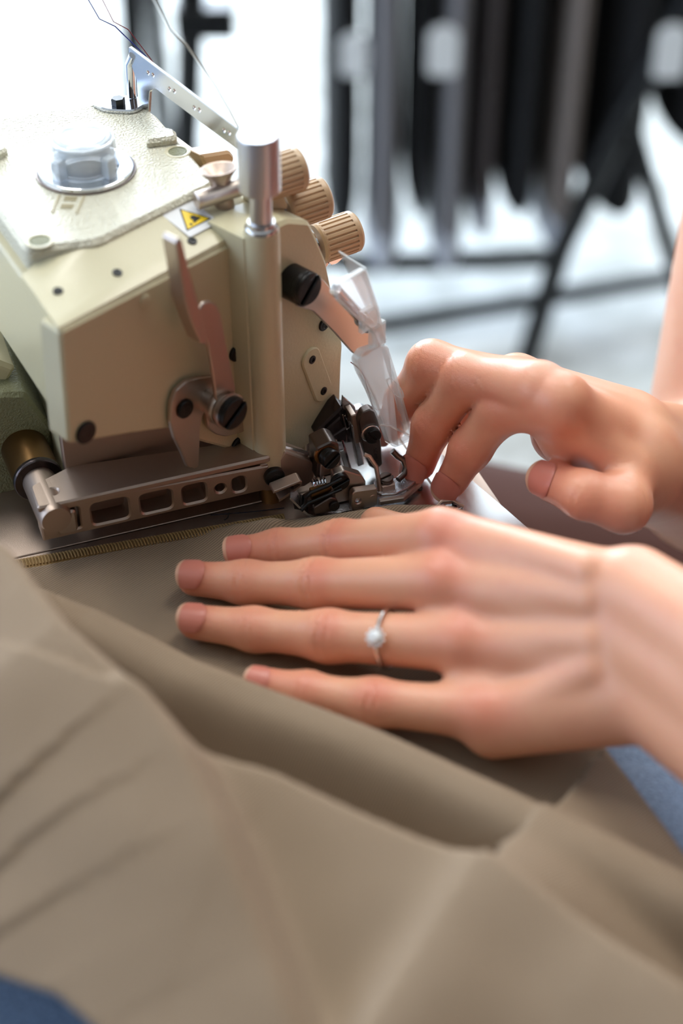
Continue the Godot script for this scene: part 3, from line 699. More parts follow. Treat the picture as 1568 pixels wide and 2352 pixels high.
	b = MB.new(); b.extrude(I, rounded(pv([4.6, 17.2, 11.4, 20.4, 11.8, 12.2, 6.4, 13.6]), 0.8, 3), -27, -25.0, 0.6); part("clamp_jaw", b, MATS.gun, nc)
	b = MB.new(); b.extrude(I, rounded(pv([11.2, 29.2, 13.2, 29.6, 15.3, 15.2, 13.2, 14.8]), 0.3, 2), -27, -20, 0.35); part("clamp_strip", b, MATS.matte_steel, nc)
	b = MB.new(); b.extrude(I, rounded(pv([10.6, 33.6, 15.8, 26.9, 16.2, 23.5, 13.6, 23.5, 10.0, 26.8]), 0.4, 2), -29, -27.4, 0.25, [disc(13.6, 26.2, 0.9, 12)]); part("clamp_plate", b, MATS.worn_chrome, nc)
	b = MB.new(); b.tube([Vector3(8.5, 29, -22), Vector3(8.9, 26, -21.4), Vector3(9.8, 22.2, -21.2), Vector3(11.0, 23, -21.2), Vector3(10.8, 25.4, -21.6), Vector3(9.4, 28.4, -22)], 0.28, 6); part("thread_eyelet", b, MATS.chrome, nc)
	for p in [[4.9, 19.5, 6.7, 0.4], [7.6, 18.5, 11.0, 1.2]]:
		b = MB.new(); b.tube([Vector3(p[0], p[1], -20), Vector3(p[2], p[3], -16)], 0.42, 8); part("needle", b, MATS.chrome, nc)
	b = MB.new(); b.extrude(I, rounded(pv([5.8, 15, 7.6, 15, 11.2, 1, 9.2, 1]), 0.3, 2), -19, -18, 0.2); part("needle_guard", b, MATS.bright_steel, nc)
	# bright thread-chute plate behind the needles
	b = MB.new(); b.extrude(I, rounded(pv([-2, 0, 30, 0, 30, 10, 24, 16, 4, 14, -2, 12]), 1, 3), -44, -40, 0.4); part("back_plate", b, MATS.worn_chrome, M)
	# upper knife in its holder
	b = MB.new(); b.extrude(I, rounded(pv([12.9, 28.5, 14.3, 32.7, 17.5, 33.7, 20.4, 31.2, 21.3, 26.3, 23.2, 5.2, 20.4, 3.0, 17.5, 5.6, 14.8, 15.4]), 0.9, 4), -20, -16, 0.4)
	var kn := part("knife_holder", b, MATS.dark_steel, M)
	b = MB.new(); b.lathe(Transform3D(Basis(), Vector3(17.5, 22.4, -16.2)), [[0, 0], [3.8, 0], [3.8, 0.9], [3.4, 1.2], [0, 1.2]], 28); part("knife_washer", b, MATS.bright_steel, kn)
	screw(kn, "knife_screw", Transform3D(Basis(), Vector3(17.9, 22.2, -15.2)), 3.2, 2.4, MATS.black, true, -0.9)
	b = MB.new(); b.extrude(I, rounded(pv([11.4, 24, 13.6, 25, 17.0, 3.5, 14.5, 3.0]), 0.4, 2), -24, -20.2, 0.4); part("knife_blade", b, MATS.worn_chrome, kn)
	var tm := TextMesh.new(); tm.text = "SC495"; tm.font_size = 16; tm.pixel_size = 0.000125; tm.depth = 0.0001
	var sf := SystemFont.new(); sf.font_names = PackedStringArray(["Droid Sans Mono"]); tm.font = sf
	var tx := MeshInstance3D.new(); tx.name = "engraved_number"; tx.mesh = tm; tx.material_override = MATS.ink
	tx.transform = Transform3D(Basis(Vector3.BACK, -PI / 2 + 0.06), Vector3(19.9, 11.2, -15.95) * 0.001); kn.add_child(tx)
	# chaining finger, hook, clip and screw at the front of the foot
	var UPF := Transform3D(Basis(Vector3.RIGHT, -PI / 2), Vector3.ZERO)
	b = MB.new(); b.extrude(UPF, rounded(pv([14, 3.0, 16.1, -1.0, 21.4, -2.2, 27.9, -0.3, 32.5, 2.6, 36.2, 5.6, 35.1, 8.8, 29.1, 7.8, 23.6, 6.4, 16, 8]), 0.8, 4), 3.6, 5.0, 0.25)
	var fi := part("seam_finger", b, MATS.worn_chrome, M)
	b = MB.new(); b.extrude(UPF, rounded(pv([14.5, -3.4, 24, -4.4, 34, 2.0, 33, 3.0, 24, -2.4, 14.5, -1.4]), 0.4, 3), 1.6, 3.8, 0.25); part("finger_edge", b, MATS.steel, fi)
	b = MB.new(); b.tube([Vector3(24.6, 6.6, -3.4), Vector3(27.6, 7.4, -5.0), Vector3(29.0, 9.4, -6.5), Vector3(28.4, 12.0, -8), Vector3(26.4, 13.4, -9.2), Vector3(24.6, 15.8, -10.2)], 1.25, 10); part("wire_hook", b, MATS.dark_steel, fi)
	b = MB.new(); b.tube([Vector3(16.4, 4.0, -1.5), Vector3(16.0, 10, -2.5), Vector3(15.6, 15, -4), Vector3(13.5, 19.0, -6), Vector3(11.8, 19.8, -7)], 0.9, 8); part("bent_clip", b, MATS.steel, fi)
	b = MB.new(); b.box(I, Vector3(16.8, 4.4, -5.5), Vector3(22.4, 7.4, -0.5), 0.4); part("screw_boss", b, MATS.matte_steel, fi)
	screw(fi, "finger_screw", xform(Vector3(19.6, 7.2, -3.4), Vector3(0, 1, 0.1), Vector3(0, 0, -1)), 2.7, 2.6, MATS.dark_steel, true, 0.25)
	# wire rings and dark gauge at the plate beside the cloth end
	b = MB.new()
	var loop := []
	for i in 20: loop.append(Vector3(38.6 + cos(TAU * i / 20) * 4.0, 1.2 + sin(TAU * i / 20) * 0.8, 13.4 + sin(TAU * i / 20) * 2.6))
	b.tube(loop, 0.45, 6, true); part("wire_loop", b, MATS.chrome, M)
	b = MB.new(); b.tube([Vector3(33, 1.0, 12.6), Vector3(37, 3.4, 11.0), Vector3(41, 3.2, 11.5), Vector3(45, 0.6, 13.6)], 0.7, 8); part("guide_wire", b, MATS.matte_steel, M)
	for k in 2:
		b = MB.new(); b.box(Transform3D(Basis(Vector3.UP, -0.2), Vector3(37.6 + k * 3.6, 0.2, 13.2 - k * 0.6)), Vector3(-0.45, 0, -1.8), Vector3(0.45, 1.6, 1.8), 0.15); part("gauge_pin", b, MATS.black, M)
func machine_guides() -> void:
	# thread-guide arm: bracket on the cover and a sloping drilled strip running to the post
	var b := MB.new()
	var p0 := Vector3(-38.5, 139.5, -118); var p1 := Vector3(-16.0, 131.0, -60)
	var along := (p1 - p0).normalized()
	var upv := (Vector3.UP - along * Vector3.UP.dot(along)).normalized()
	var nrm := along.cross(upv)
	var X := Transform3D(Basis(along, upv, nrm), p0)
	var ln := p0.distance_to(p1)
	var holes := []
	for k in [0.12, 0.33, 0.57, 0.85]:
		holes.append(disc(ln * k, -1.2, 0.8, 10)); holes.append(disc(ln * k + 3.0, -0.6, 0.8, 10))
	b.extrude(X, rounded(pv([-5, 3.6, ln, 3.4, ln + 4, -1, ln + 2, -5.0, 12, -5.6, 8.4, -8.4, 7.6, -19, 1.2, -19, 0, -8, -5, -1]), 1.0, 3), -0.7, 0.7, 0.2, holes)
	var ga := part("thread_guide_arm", b, MATS.bright_steel, M)
	b = MB.new(); b.tube([p0 + along * -2.5 + upv * 1, p0 + along * -5.5 + Vector3(0, -4, 0), p0 + along * -6 + Vector3(0, -17.5, 0)], 1.9, 10); part("guide_post", b, MATS.chrome, ga)
	var UPF := Transform3D(Basis(Vector3.RIGHT, -PI / 2), Vector3.ZERO)
	b = MB.new(); b.extrude(UPF, rounded(pv([-53, 131, -38, 124, -36, 117, -43, 112, -53, 117, -57, 125]), 3), 120.8, 122.6, 0.5); part("bracket_foot", b, MATS.chrome, ga)
	b = MB.new(); b.cyl(xform(Vector3(-47.2, 122.4, -119), Vector3.UP), 2.7, 0, 3.0, 0.3, 6); part("bracket_bolt", b, MATS.black, ga)
	# thread cup beside the post, and the brown guide behind it
	b = MB.new(); b.lathe(HF * Transform3D(Basis(Vector3.RIGHT, -PI / 2 - 0.15), Vector3(-5.6, 96, -48)), [[0, 8], [3.4, 8], [3.8, 30], [6.4, 33.2], [6.6, 34.0], [5.6, 33.8], [3.4, 31.5], [0, 31]], 32); part("thread_cup", b, MATS.matte_steel, M)
	b = MB.new(); b.extrude(HF, rounded(pv([10, 119.4, 25, 115.5, 27.5, 111.9, 23.4, 105, 14.7, 107.7]), 1.5), -88, -79, 1.0); part("thread_block", b, MATS.beige_plastic, M)
	# thin cream cap along the flank's sloping top
	b = MB.new(); b.extrude(HF, rounded(pv([2, 115.6, 14.6, 109.8, 15.6, 111, 12, 119, 3.2, 122.4]), 0.8), -50, -40, 0.6); part("flank_lug", b, MATS.enamel, M)

# ------------------------------------------------------------------ cloth
func along_line(p: Vector2, ln: Array) -> Vector3:
	# nearest point of a polyline of [x, z, height]: (distance signed by side, height there, run 0..1)
	var best := Vector3(1e9, 0, 0)
	var n := ln.size() - 1
	for i in n:
		var a := Vector2(ln[i][0], ln[i][1]); var b := Vector2(ln[i + 1][0], ln[i + 1][1])
		var ab := b - a
		var u := clampf((p - a).dot(ab) / ab.length_squared(), 0, 1)
		var d := p.distance_to(a + ab * u)
		if d < absf(best.x):
			var side := 1.0 if ab.cross(p - a) > 0 else -1.0
			best = Vector3(d * side, lerpf(ln[i][2], ln[i + 1][2], u), (i + u) / n)
	return best
func lin(tab: Array, x: float) -> float:
	for i in tab.size() - 1:
		if x <= tab[i + 1][0]: return lerpf(tab[i][1], tab[i + 1][1], clampf((x - tab[i][0]) / (tab[i + 1][0] - tab[i][0]), 0, 1))
	return tab[tab.size() - 1][1]
var ridges := []
var cloth_noise := FastNoiseLite.new()
func cloth_height(p: Vector2) -> float:
	var s := 0.0
	for r in ridges:
		var q := along_line(p, r.line)
		var w: float = r.near if q.x > 0 else r.far
		var t := absf(q.x) / w
		var hh: float = q.y * (exp(-pow(t * 1.35, r.pw_near if q.x > 0 else r.pw_far)))
		s += pow(maxf(hh, 0.0), 5.0)
	var y := pow(s, 0.2)
	y += cloth_noise.get_noise_2d(p.x, p.y) * minf(y, 30.0) * 0.05
	return 0.9 + y
func cloth() -> void:
	cloth_noise.seed = 8; cloth_noise.frequency = 0.014; cloth_noise.fractal_octaves = 2
	ridges = [
		{line = [[-150, 55, 30], [-100, 80, 30], [-85, 85, 27], [-50, 110, 27], [-11, 129, 27], [28, 151, 27], [59, 171, 26], [97, 193, 25], [140, 215, 22]], far = 18.0, near = 24.0, pw_far = 2.4, pw_near = 3.2},
		{line = [[-60, 164, 52], [-47, 169, 52], [-20, 175, 48], [6, 187, 45], [35, 200, 43], [70, 226, 41], [88, 239, 39], [130, 262, 34]], far = 11.0, near = 150.0, pw_far = 3.4, pw_near = 1.5},
		{line = [[-175, 60, 92], [-102, 114, 81], [-81, 144, 78], [-58, 164, 72], [-45, 182, 66], [-35, 201, 60], [-28, 218, 54], [-21, 234, 48], [-10, 262, 40]], far = 21.0, near = 190.0, pw_far = 2.2, pw_near = 1.6},
		{line = [[36, 203, 42], [22, 226, 42], [7, 250, 41], [-6, 275, 40]], far = 70.0, near = 22.0, pw_far = 1.8, pw_near = 1.5},
		{line = [[-52, 16, 0.5], [-40, 13, 3.0], [-27, 12, 6.0], [-17, 10, 3.0], [0, 7, 4.0], [20, 3.5, 5.6], [37, 3, 5.0]], far = 4.5, near = 9.0, pw_far = 2.0, pw_near = 2.0},
	]
	var ztop := [[-200, 52], [-115, 32], [-55, 13], [-44, 7.5], [-27, 8], [-14, 4.7], [10, 1], [29, -2.5], [38, 0]]
	var zbot := [[-200, 206], [-90, 231], [-60, 242], [-9, 285], [60, 310], [140, 330]]
	var nu := 190; var nv := 170
	var vs := PackedVector3Array(); var uv := PackedVector2Array(); var ix := PackedInt32Array()
	for j in nv + 1:
		var v := float(j) / nv
		for i in nu + 1:
			var u := float(i) / nu
			var zz := lerpf(0.0, 320.0, v)
			var xr := 38.0 + zz * 0.388
			var x := lerpf(-196.0, xr, u)
			var z := lerpf(lin(ztop, minf(x, 38.0)), lin(zbot, x), v)
			x = lerpf(-196.0, 38.0 + maxf(z, 0.0) * 0.388, u)
			vs.append(Vector3(x, cloth_height(Vector2(x, z)), z)); uv.append(Vector2(x, z) / 8.0)
	for j in nv:
		for i in nu:
			var a := j * (nu + 1) + i
			for q in [a, a + 1, a + nu + 1, a + 1, a + nu + 2, a + nu + 1]: ix.append(q)
	# turned-down cut edge so that the cloth has a thickness
	var rim := []
	for i in nu + 1: rim.append(i)
	for j in range(1, nv + 1): rim.append(j * (nu + 1) + nu)
	for i in range(nu - 1, -1, -1): rim.append(nv * (nu + 1) + i)
	for j in range(nv - 1, -1, -1): rim.append(j * (nu + 1))
	var st := vs.size()
	for r in rim: vs.append(vs[r] - Vector3(0, 0.9, 0)); uv.append(uv[r] + Vector2(0.05, 0.05))
	for k in rim.size() - 1:
		for q in [rim[k], st + k, rim[k + 1], rim[k + 1], st + k, st + k + 1]: ix.append(q)
	var m := smooth_mesh(vs, ix, uv, PackedColorArray(), 0.001)
	var c := thing("trouser_cloth", "beige twill cloth lying in soft folds under both hands", "cloth")
	var o := MeshInstance3D.new(); o.name = "cloth_panel"; o.mesh = m; o.material_override = MATS.twill; c.add_child(o)
	# overlocked seam allowance left of the foot
	var b := MB.new()
	var a0 := Vector3(-128, 0.8, 31); var a1 := Vector3(-22, 1.2, 3.0)
	var dir := (a1 - a0).normalized(); var sd := Vector3(-dir.z, 0, dir.x)
	for k in 92:
		var p := a0 + (a1 - a0) * (k / 92.0)
		b.tube([p - sd * 0.4, p + dir * 0.45 + sd * 1.6 + Vector3(0, 0.5, 0), p + dir * 0.75 + sd * 4.2 + Vector3(0, 0.2, 0)], 0.36, 5)
	var sm := part("overlock_stitches", b, MATS.seam, c); sm.set_meta("kind", "stuff")
	b = MB.new()
	b.quad(a0 - sd * 1.0 - Vector3(0, 0.4, 0), a0 + sd * 7.0 - Vector3(0, 0.4, 0), a1 + sd * 7.0 - Vector3(0, 0.2, 0), a1 - sd * 1.0 - Vector3(0, 0.2, 0))
	b.quad(a0 - sd * 1.0 - Vector3(0, 0.4, 0), a1 - sd * 1.0 - Vector3(0, 0.2, 0), a1 - sd * 1.2 - Vector3(0, 0.6, 0), a0 - sd * 1.2 - Vector3(0, 0.8, 0))
	part("seam_allowance", b, MATS.seam, c)
func smooth_mesh(vs: PackedVector3Array, ix: PackedInt32Array, uv: PackedVector2Array, col: PackedColorArray, sc: float) -> ArrayMesh:
	var ns := PackedVector3Array(); ns.resize(vs.size())
	for k in range(0, ix.size(), 3):
		var a := ix[k]; var b := ix[k + 1]; var c := ix[k + 2]
		var n := (vs[c] - vs[a]).cross(vs[b] - vs[a])
		ns[a] += n; ns[b] += n; ns[c] += n
	for i in ns.size(): ns[i] = ns[i].normalized()
	for i in vs.size(): vs[i] *= sc
	var arr := []; arr.resize(Mesh.ARRAY_MAX)
	arr[Mesh.ARRAY_VERTEX] = vs; arr[Mesh.ARRAY_NORMAL] = ns; arr[Mesh.ARRAY_INDEX] = ix
	if uv.size(): arr[Mesh.ARRAY_TEX_UV] = uv
	if col.size(): arr[Mesh.ARRAY_COLOR] = col
	var m := ArrayMesh.new(); m.add_surface_from_arrays(Mesh.PRIMITIVE_TRIANGLES, arr)
	return m

# ------------------------------------------------------------------ person: fields of tapered bones, meshed as surface nets
class Field:
	var lo: Vector3; var h: float; var nx: int; var ny: int; var nz: int; var k: float
	var palm := PackedFloat32Array(); var fing := PackedFloat32Array(); var cur := PackedFloat32Array()
	var vs := PackedVector3Array(); var ix := PackedInt32Array()
	func _init(a: Vector3, b: Vector3, cell: float, kk: float) -> void:
		lo = a; h = cell; k = kk
		nx = int((b.x - a.x) / h) + 1; ny = int((b.y - a.y) / h) + 1; nz = int((b.z - a.z) / h) + 1
		palm.resize(nx * ny * nz); fing.resize(nx * ny * nz); cur.resize(nx * ny * nz)
	func bone(a: Vector3, b: Vector3, ra: float, rb: float, to_palm: bool, weight := 1.0) -> void:
		var m := maxf(ra, rb) + 5.5 / k
		var mn := Vector3(minf(a.x, b.x), minf(a.y, b.y), minf(a.z, b.z)) - Vector3.ONE * m
		var mx := Vector3(maxf(a.x, b.x), maxf(a.y, b.y), maxf(a.z, b.z)) + Vector3.ONE * m
		var i0 := maxi(0, int((mn.x - lo.x) / h)); var i1 := mini(nx - 1, int((mx.x - lo.x) / h))
		var j0 := maxi(0, int((mn.y - lo.y) / h)); var j1 := mini(ny - 1, int((mx.y - lo.y) / h))
		var l0 := maxi(0, int((mn.z - lo.z) / h)); var l1 := mini(nz - 1, int((mx.z - lo.z) / h))
		var ab := b - a; var il := 1.0 / maxf(ab.length_squared(), 1e-6)
		var rd := rb - ra
		for l in range(l0, l1 + 1):
			for j in range(j0, j1 + 1):
				var base := (l * ny + j) * nx
				var p := Vector3(0, lo.y + j * h, lo.z + l * h) - a
				for i in range(i0, i1 + 1):
					p.x = lo.x + i * h - a.x
					var u := clampf(p.dot(ab) * il, 0.0, 1.0)
					var e := k * (ra + rd * u - p.distance_to(ab * u))
					if e > -6.0:
						if to_palm: palm[base + i] += weight * exp(minf(e, 8.0))
						else: cur[base + i] += weight * exp(minf(e, 8.0))
	func end_finger() -> void:
		for i in cur.size():
			if cur[i] > 0.0:
				if cur[i] > fing[i]: fing[i] = cur[i]
				cur[i] = 0.0
	func build() -> void:
		var n := nx * ny * nz
		for i in n: palm[i] += fing[i]
		var id := PackedInt32Array(); id.resize(n); id.fill(-1)
		var off := [0, 1, nx, nx + 1, nx * ny, nx * ny + 1, nx * ny + nx, nx * ny + nx + 1]
		var cor := [Vector3(0, 0, 0), Vector3(1, 0, 0), Vector3(0, 1, 0), Vector3(1, 1, 0), Vector3(0, 0, 1), Vector3(1, 0, 1), Vector3(0, 1, 1), Vector3(1, 1, 1)]
		var edges := [[0, 1], [2, 3], [4, 5], [6, 7], [0, 2], [1, 3], [4, 6], [5, 7], [0, 4], [1, 5], [2, 6], [3, 7]]
		var o1 := nx; var o2 := nx * ny
		for l in nz - 1:
			for j in ny - 1:
				var c := (l * ny + j) * nx
				for i in nx - 1:
					var q := c + i
					var inside := 0
					if palm[q] > 1.0: inside += 1
					if palm[q + 1] > 1.0: inside += 1
					if palm[q + o1] > 1.0: inside += 1
					if palm[q + o1 + 1] > 1.0: inside += 1
					if palm[q + o2] > 1.0: inside += 1
					if palm[q + o2 + 1] > 1.0: inside += 1
					if palm[q + o2 + o1] > 1.0: inside += 1
					if palm[q + o2 + o1 + 1] > 1.0: inside += 1
					if inside == 0 or inside == 8: continue
					var d := []
					for s in off: d.append(log(maxf(palm[q + s], 1e-3)))
					var acc := Vector3.ZERO; var cnt := 0
					for e in edges:
						var da: float = d[e[0]]; var db: float = d[e[1]]
						if (da > 0) != (db > 0):
							acc += cor[e[0]].lerp(cor[e[1]], da / (da - db)); cnt += 1
					id[q] = vs.size()
					vs.append(lo + (Vector3(i, j, l) + acc / cnt) * h)
		for l in range(1, nz - 1):
			for j in range(1, ny - 1):
				var c := (l * ny + j) * nx
				for i in range(1, nx - 1):
					var q := c + i
					if id[q] < 0 and id[q - 1] < 0 and id[q - nx] < 0 and id[q - o2] < 0: continue
					var a := palm[q] > 1.0
					if a != (palm[q + 1] > 1.0): face(id[q - nx - o2], id[q - o2], id[q], id[q - nx], a)
					if a != (palm[q + nx] > 1.0): face(id[q - 1 - o2], id[q - 1], id[q], id[q - o2], a)
					if a != (palm[q + o2] > 1.0): face(id[q - 1 - nx], id[q - nx], id[q], id[q - 1], a)
	func face(a: int, b: int, c: int, d: int, flip: bool) -> void:
		if a < 0 or b < 0 or c < 0 or d < 0: return
		if flip:
			for q in [a, c, b, a, d, c]: ix.append(q)
		else:
			for q in [a, b, c, a, c, d]: ix.append(q)
var SK_V := PackedVector3Array(); var SK_I := PackedInt32Array(); var SK_C := PackedColorArray()
var skin_noise := FastNoiseLite.new()
func skin_take(f: Field, red: Array, creases := []) -> void:
	var st := SK_V.size()
	for v0 in f.vs:
		var v: Vector3 = v0
		for q in creases:
			var w: Vector3 = v - q[0]
			if w.length_squared() > 260.0: continue
			var ad: float = w.dot(q[1])
			var rad: Vector3 = w - q[1] * ad
			var up: float = rad.normalized().dot(q[2])
			if up > 0.2: v -= rad.normalized() * (q[3] * smoothstep(0.2, 0.7, up) * exp(-ad * ad / 14.0) * (0.5 + 0.5 * cos(ad * TAU / 3.1 + 1.3 * sin(rad.dot(q[1].cross(q[2])) * 0.4))))
		var r := 0.0
		for q in red:
			var c: Vector3 = q[0]
			var dd: float = c.distance_squared_to(v) / (q[1] * q[1])
			if dd < 4.0: r += q[2] * exp(-dd)
		r = clampf(r + skin_noise.get_noise_3dv(v) * 0.22, 0.0, 1.0)
		SK_C.append(Color(0.72, 0.350, 0.215).lerp(Color(0.62, 0.155, 0.095), r))
		SK_V.append(v)
	for i in f.ix: SK_I.append(st + i)
func v3(a: Array) -> Vector3: return Vector3(a[0], a[1], a[2])
func creases_of(chains: Array, dorsal: Vector3, deep := 1.0) -> Array:
	var o := []
	for c in chains:
		for i in [1, 2]:
			var ax: Vector3 = (c[i - 1] - c[i + 1]).normalized()
			o.append([c[i], ax, (dorsal - ax * dorsal.dot(ax)).normalized(), (0.95 if i == 2 else 0.55) * deep])
	return o
func finger(f: Field, js: Array, rs: Array) -> void:
	# joints from the tip to the knuckle
	for i in js.size() - 1: f.bone(js[i], js[i + 1], rs[i], rs[i + 1], false)
	for i in range(1, js.size() - 1): f.bone(js[i], js[i], rs[i] * 0.93, rs[i] * 0.93, false, 0.7)
	f.end_finger()
func nail(parent: Node3D, tip: Vector3, dip: Vector3, dorsal: Vector3, r: float, ln := 10.5, half := 0.92) -> void:
	var ax := (tip - dip).normalized()
	var up := (dorsal - ax * dorsal.dot(ax)).normalized()
	var sd := ax.cross(up)
	for pass_ in 2:
		var b := MB.new()
		var g := []
		var nu := 10; var nv := 8
		var v0 := 0.0 if pass_ == 0 else 0.90
		var v1 := 0.92 if pass_ == 0 else 1.02
		for j in nv + 1:
			var row := []
			var v := lerpf(v0, v1, float(j) / nv)
			var hw := half * (0.80 + 0.2 * smoothstep(0.0, 0.25, v)) * (1.0 - 0.25 * smoothstep(0.85, 1.1, v))
			for i in nu + 1:
				var u := -1.0 + 2.0 * i / nu
				var a := u * hw
				var back := 0.16 * (u * u) * (1.0 - v) * ln
				var rr := r * (1.035 - 0.05 * v * v + (0.012 if pass_ == 1 else 0.0)) - 0.25 * smoothstep(0.12, 0.0, v)
				row.append(tip + ax * (-ln * 0.52 + ln * v + back - 0.10 * ln * u * u * v) + (up * cos(a) + sd * sin(a)) * rr)
			g.append(row)
		for j in nv:
			for i in nu:
				b.quad(g[j][i], g[j][i + 1], g[j + 1][i + 1], g[j + 1][i])
				b.quad(g[j][i] - up * 0.5, g[j + 1][i] - up * 0.5, g[j + 1][i + 1] - up * 0.5, g[j][i + 1] - up * 0.5)
		for i in nu: b.quad(g[nv][i], g[nv][i + 1], g[nv][i + 1] - up * 0.5, g[nv][i] - up * 0.5)
		part("fingernail" if pass_ == 0 else "nail_edge", b, MATS.nail if pass_ == 0 else MATS.nail_tip, parent, 60)
func person() -> void:
	skin_noise.seed = 4; skin_noise.frequency = 0.06
	var P := thing("person", "person in a red top guiding cloth with both bare hands", "person")
	var body := MeshInstance3D.new(); body.name = "body"; P.add_child(body)
	# ---- left hand, flat on the cloth, fingers towards -x
	var LI := [Vector3(-37.5, 8, 32.6), Vector3(-22.9, 9.5, 32.4), Vector3(-0.6, 18, 39), Vector3(33.1, 43, 64.5)]
	var LM := [Vector3(-52.8, 8, 46.8), Vector3(-34, 10, 51), Vector3(-8.5, 17.5, 60), Vector3(33.3, 37, 80.5)]
	var LR := [Vector3(-50.8, 8, 69.3), Vector3(-29.9, 10, 75), Vector3(-4.3, 17, 85.4), Vector3(39.2, 28, 100)]
	var LP := [Vector3(-26.8, 7.5, 98.2), Vector3(-11.4, 9.5, 104.4), Vector3(10.8, 13.5, 112.6), Vector3(44.7, 18, 121.5)]
	var LT := [Vector3(13, 8.0, 16.5), Vector3(27, 13, 30), Vector3(50, 24, 56), Vector3(82, 40, 96)]
	var W0 := Vector3(91, 57, 106); var W1 := Vector3(92, 36, 129)
	var F0 := Vector3(118, 62, 143); var F1 := Vector3(120, 42, 168)
	var f := Field.new(Vector3(-65, -2, 6), Vector3(126, 84, 180), 1.15, 0.62)
	finger(f, LI, [6.0, 6.6, 7.9, 9.4]); finger(f, LM, [6.3, 7.1, 8.4, 9.8]); finger(f, LR, [6.2, 6.9, 8.2, 9.6]); finger(f, LP, [5.5, 6.1, 7.2, 8.6]); finger(f, LT, [6.5, 7.2, 9.0, 11.0])
	var wr := [W0, W0.lerp(W1, 0.3), W0.lerp(W1, 0.7), W1]
	var mc: Array = [LI[3], LM[3], LR[3], LP[3]]
	for i in 4:
		f.bone(mc[i] + Vector3(1, -1, 0), wr[i] + Vector3(0, -2, 0), 9.2 - i * 0.3, 12.5, true)
		f.bone(mc[i] + Vector3(6, -9, -2), wr[i] + Vector3(-4, -8, 0), 8.0, 9.5, true)
		f.bone(mc[i] + Vector3(0.5, 0.8, 0.4), mc[i] + Vector3(0.5, 0.8, 0.4), 8.2 - i * 0.3, 8.0 - i * 0.3, true, 0.8)
		f.bone(mc[i] + Vector3(8, 4.6, 2), wr[i] + Vector3(-14, 5, -4), 5.4, 7.0, true, 0.6)
		if i < 3: f.bone(mc[i].lerp(mc[i + 1], 0.5) + Vector3(-1, -3, 0), mc[i].lerp(mc[i + 1], 0.5) + Vector3(24, 0, 6), 7.6, 9.0, true)
	f.bone(LP[3] + Vector3(4, -4, 3), W1 + Vector3(-6, -7, 2), 9.5, 10.0, true)
	f.bone(W0, F0, 14.0, 16.5, true); f.bone(W1, F1, 13.0, 16.0, true); f.bone((W0 + W1) * 0.5, (F0 + F1) * 0.5, 14.0, 17.0, true)
	f.bone(F0, Vector3(140, 66, 176), 16.5, 18, true); f.bone(F1, Vector3(142, 48, 198), 16, 18, true)
	f.build()
	var red := []
	for c in [LI, LM, LR, LP]:
		red.append([c[0] + Vector3(-1, 4, 1), 8.5, 0.85]); red.append([c[1] + Vector3(0, 6, 2), 7.0, 0.5]); red.append([c[2] + Vector3(0, 7, 3), 6.5, 0.7]); red.append([c[3] + Vector3(0, 8, 4), 10.0, 0.55])
	skin_take(f, red, creases_of([LI, LM, LR, LP], Vector3(0, 0.85, 0.5)))
	# ---- right hand, arched, finger tips down beside the needle
	var RI := [Vector3(42.6, 7.6, -9.4), Vector3(48.8, 25, -7.6), Vector3(59.6, 46, -5.4), Vector3(78.6, 58, 8)]
	var RM := [Vector3(30.4, 7.6, -19.9), Vector3(35.2, 27, -20.1), Vector3(46.5, 50, -18.4), Vector3(71, 58.5, 1.5)]
	var RR := [Vector3(19.3, 8.6, -42.3), Vector3(24.9, 26, -37), Vector3(34.1, 48, -29.8), Vector3(65.5, 53, -9)]
	var RP := [Vector3(46, 8, -44), Vector3(48, 22, -38), Vector3(52, 38, -32), Vector3(66, 46, -22)]
	var RT := [Vector3(77.0, 30, 18.6), Vector3(86.5, 34, 31), Vector3(100.5, 31, 33), Vector3(106, 28, 10)]
	var W := Vector3(106.3, 27, -1); var Wb := Vector3(108.6, 27, -14)
	f = Field.new(Vector3(8, -3, -60), Vector3(138, 78, 56), 1.15, 0.62)
	finger(f, RI, [6.4, 7.2, 8.8, 10.0]); finger(f, RM, [6.4, 7.3, 8.8, 10.0]); finger(f, RR, [6.2, 7.2, 8.6, 9.6]); finger(f, RP, [5.6, 6.4, 7.4, 8.6]); finger(f, RT, [7.6, 7.9, 9.2, 10.0])
	var rw := [W, W.lerp(Wb, 0.4), Wb, Wb + Vector3(1, -2, -9)]
	var rm: Array = [RI[3], RM[3], RR[3], RP[3]]
	for i in 4:
		f.bone(rm[i], rw[i], 9.6, 14.0, true)
		f.bone(rm[i] + Vector3(2, -10, -3), rw[i] + Vector3(-8, -2, 0), 9.0, 11.0, true)
		f.bone(rm[i] + Vector3(0, 1.0, 0), rm[i] + Vector3(0, 1.0, 0), 8.6, 8.6, true, 0.6)
	f.bone(RI[3] + Vector3(6, -9, 0), RT[2] + Vector3(4, 2, -18), 7.0, 8.0, true)
	f.bone(RI[3] + Vector3(4, -20, -6), W + Vector3(-14, -6, -4), 10.0, 12.0, true)
	f.bone(Vector3(84, 22, -20), Vector3(96, 18, -14), 11.0, 12.0, true)
	var EL := Vector3(176.1, -82.5, -122.3)
	f.bone(W + Vector3(4, -4, 2), EL, 20.0, 34.0, true); f.bone(Wb + Vector3(4, -4, 0), EL, 17.0, 34.0, true)
	f.build()
	red = []
	for c in [RI, RM, RR]:
		red.append([c[0], 12.0, 0.75]); red.append([c[1] + Vector3(-4, 3, 4), 9.0, 0.5]); red.append([c[2] + Vector3(-2, 4, 6), 9.0, 0.4]); red.append([c[3], 10.0, 0.35])
	red.append([RT[0], 12.0, 0.8]); red.append([RT[1], 12.0, 0.4])
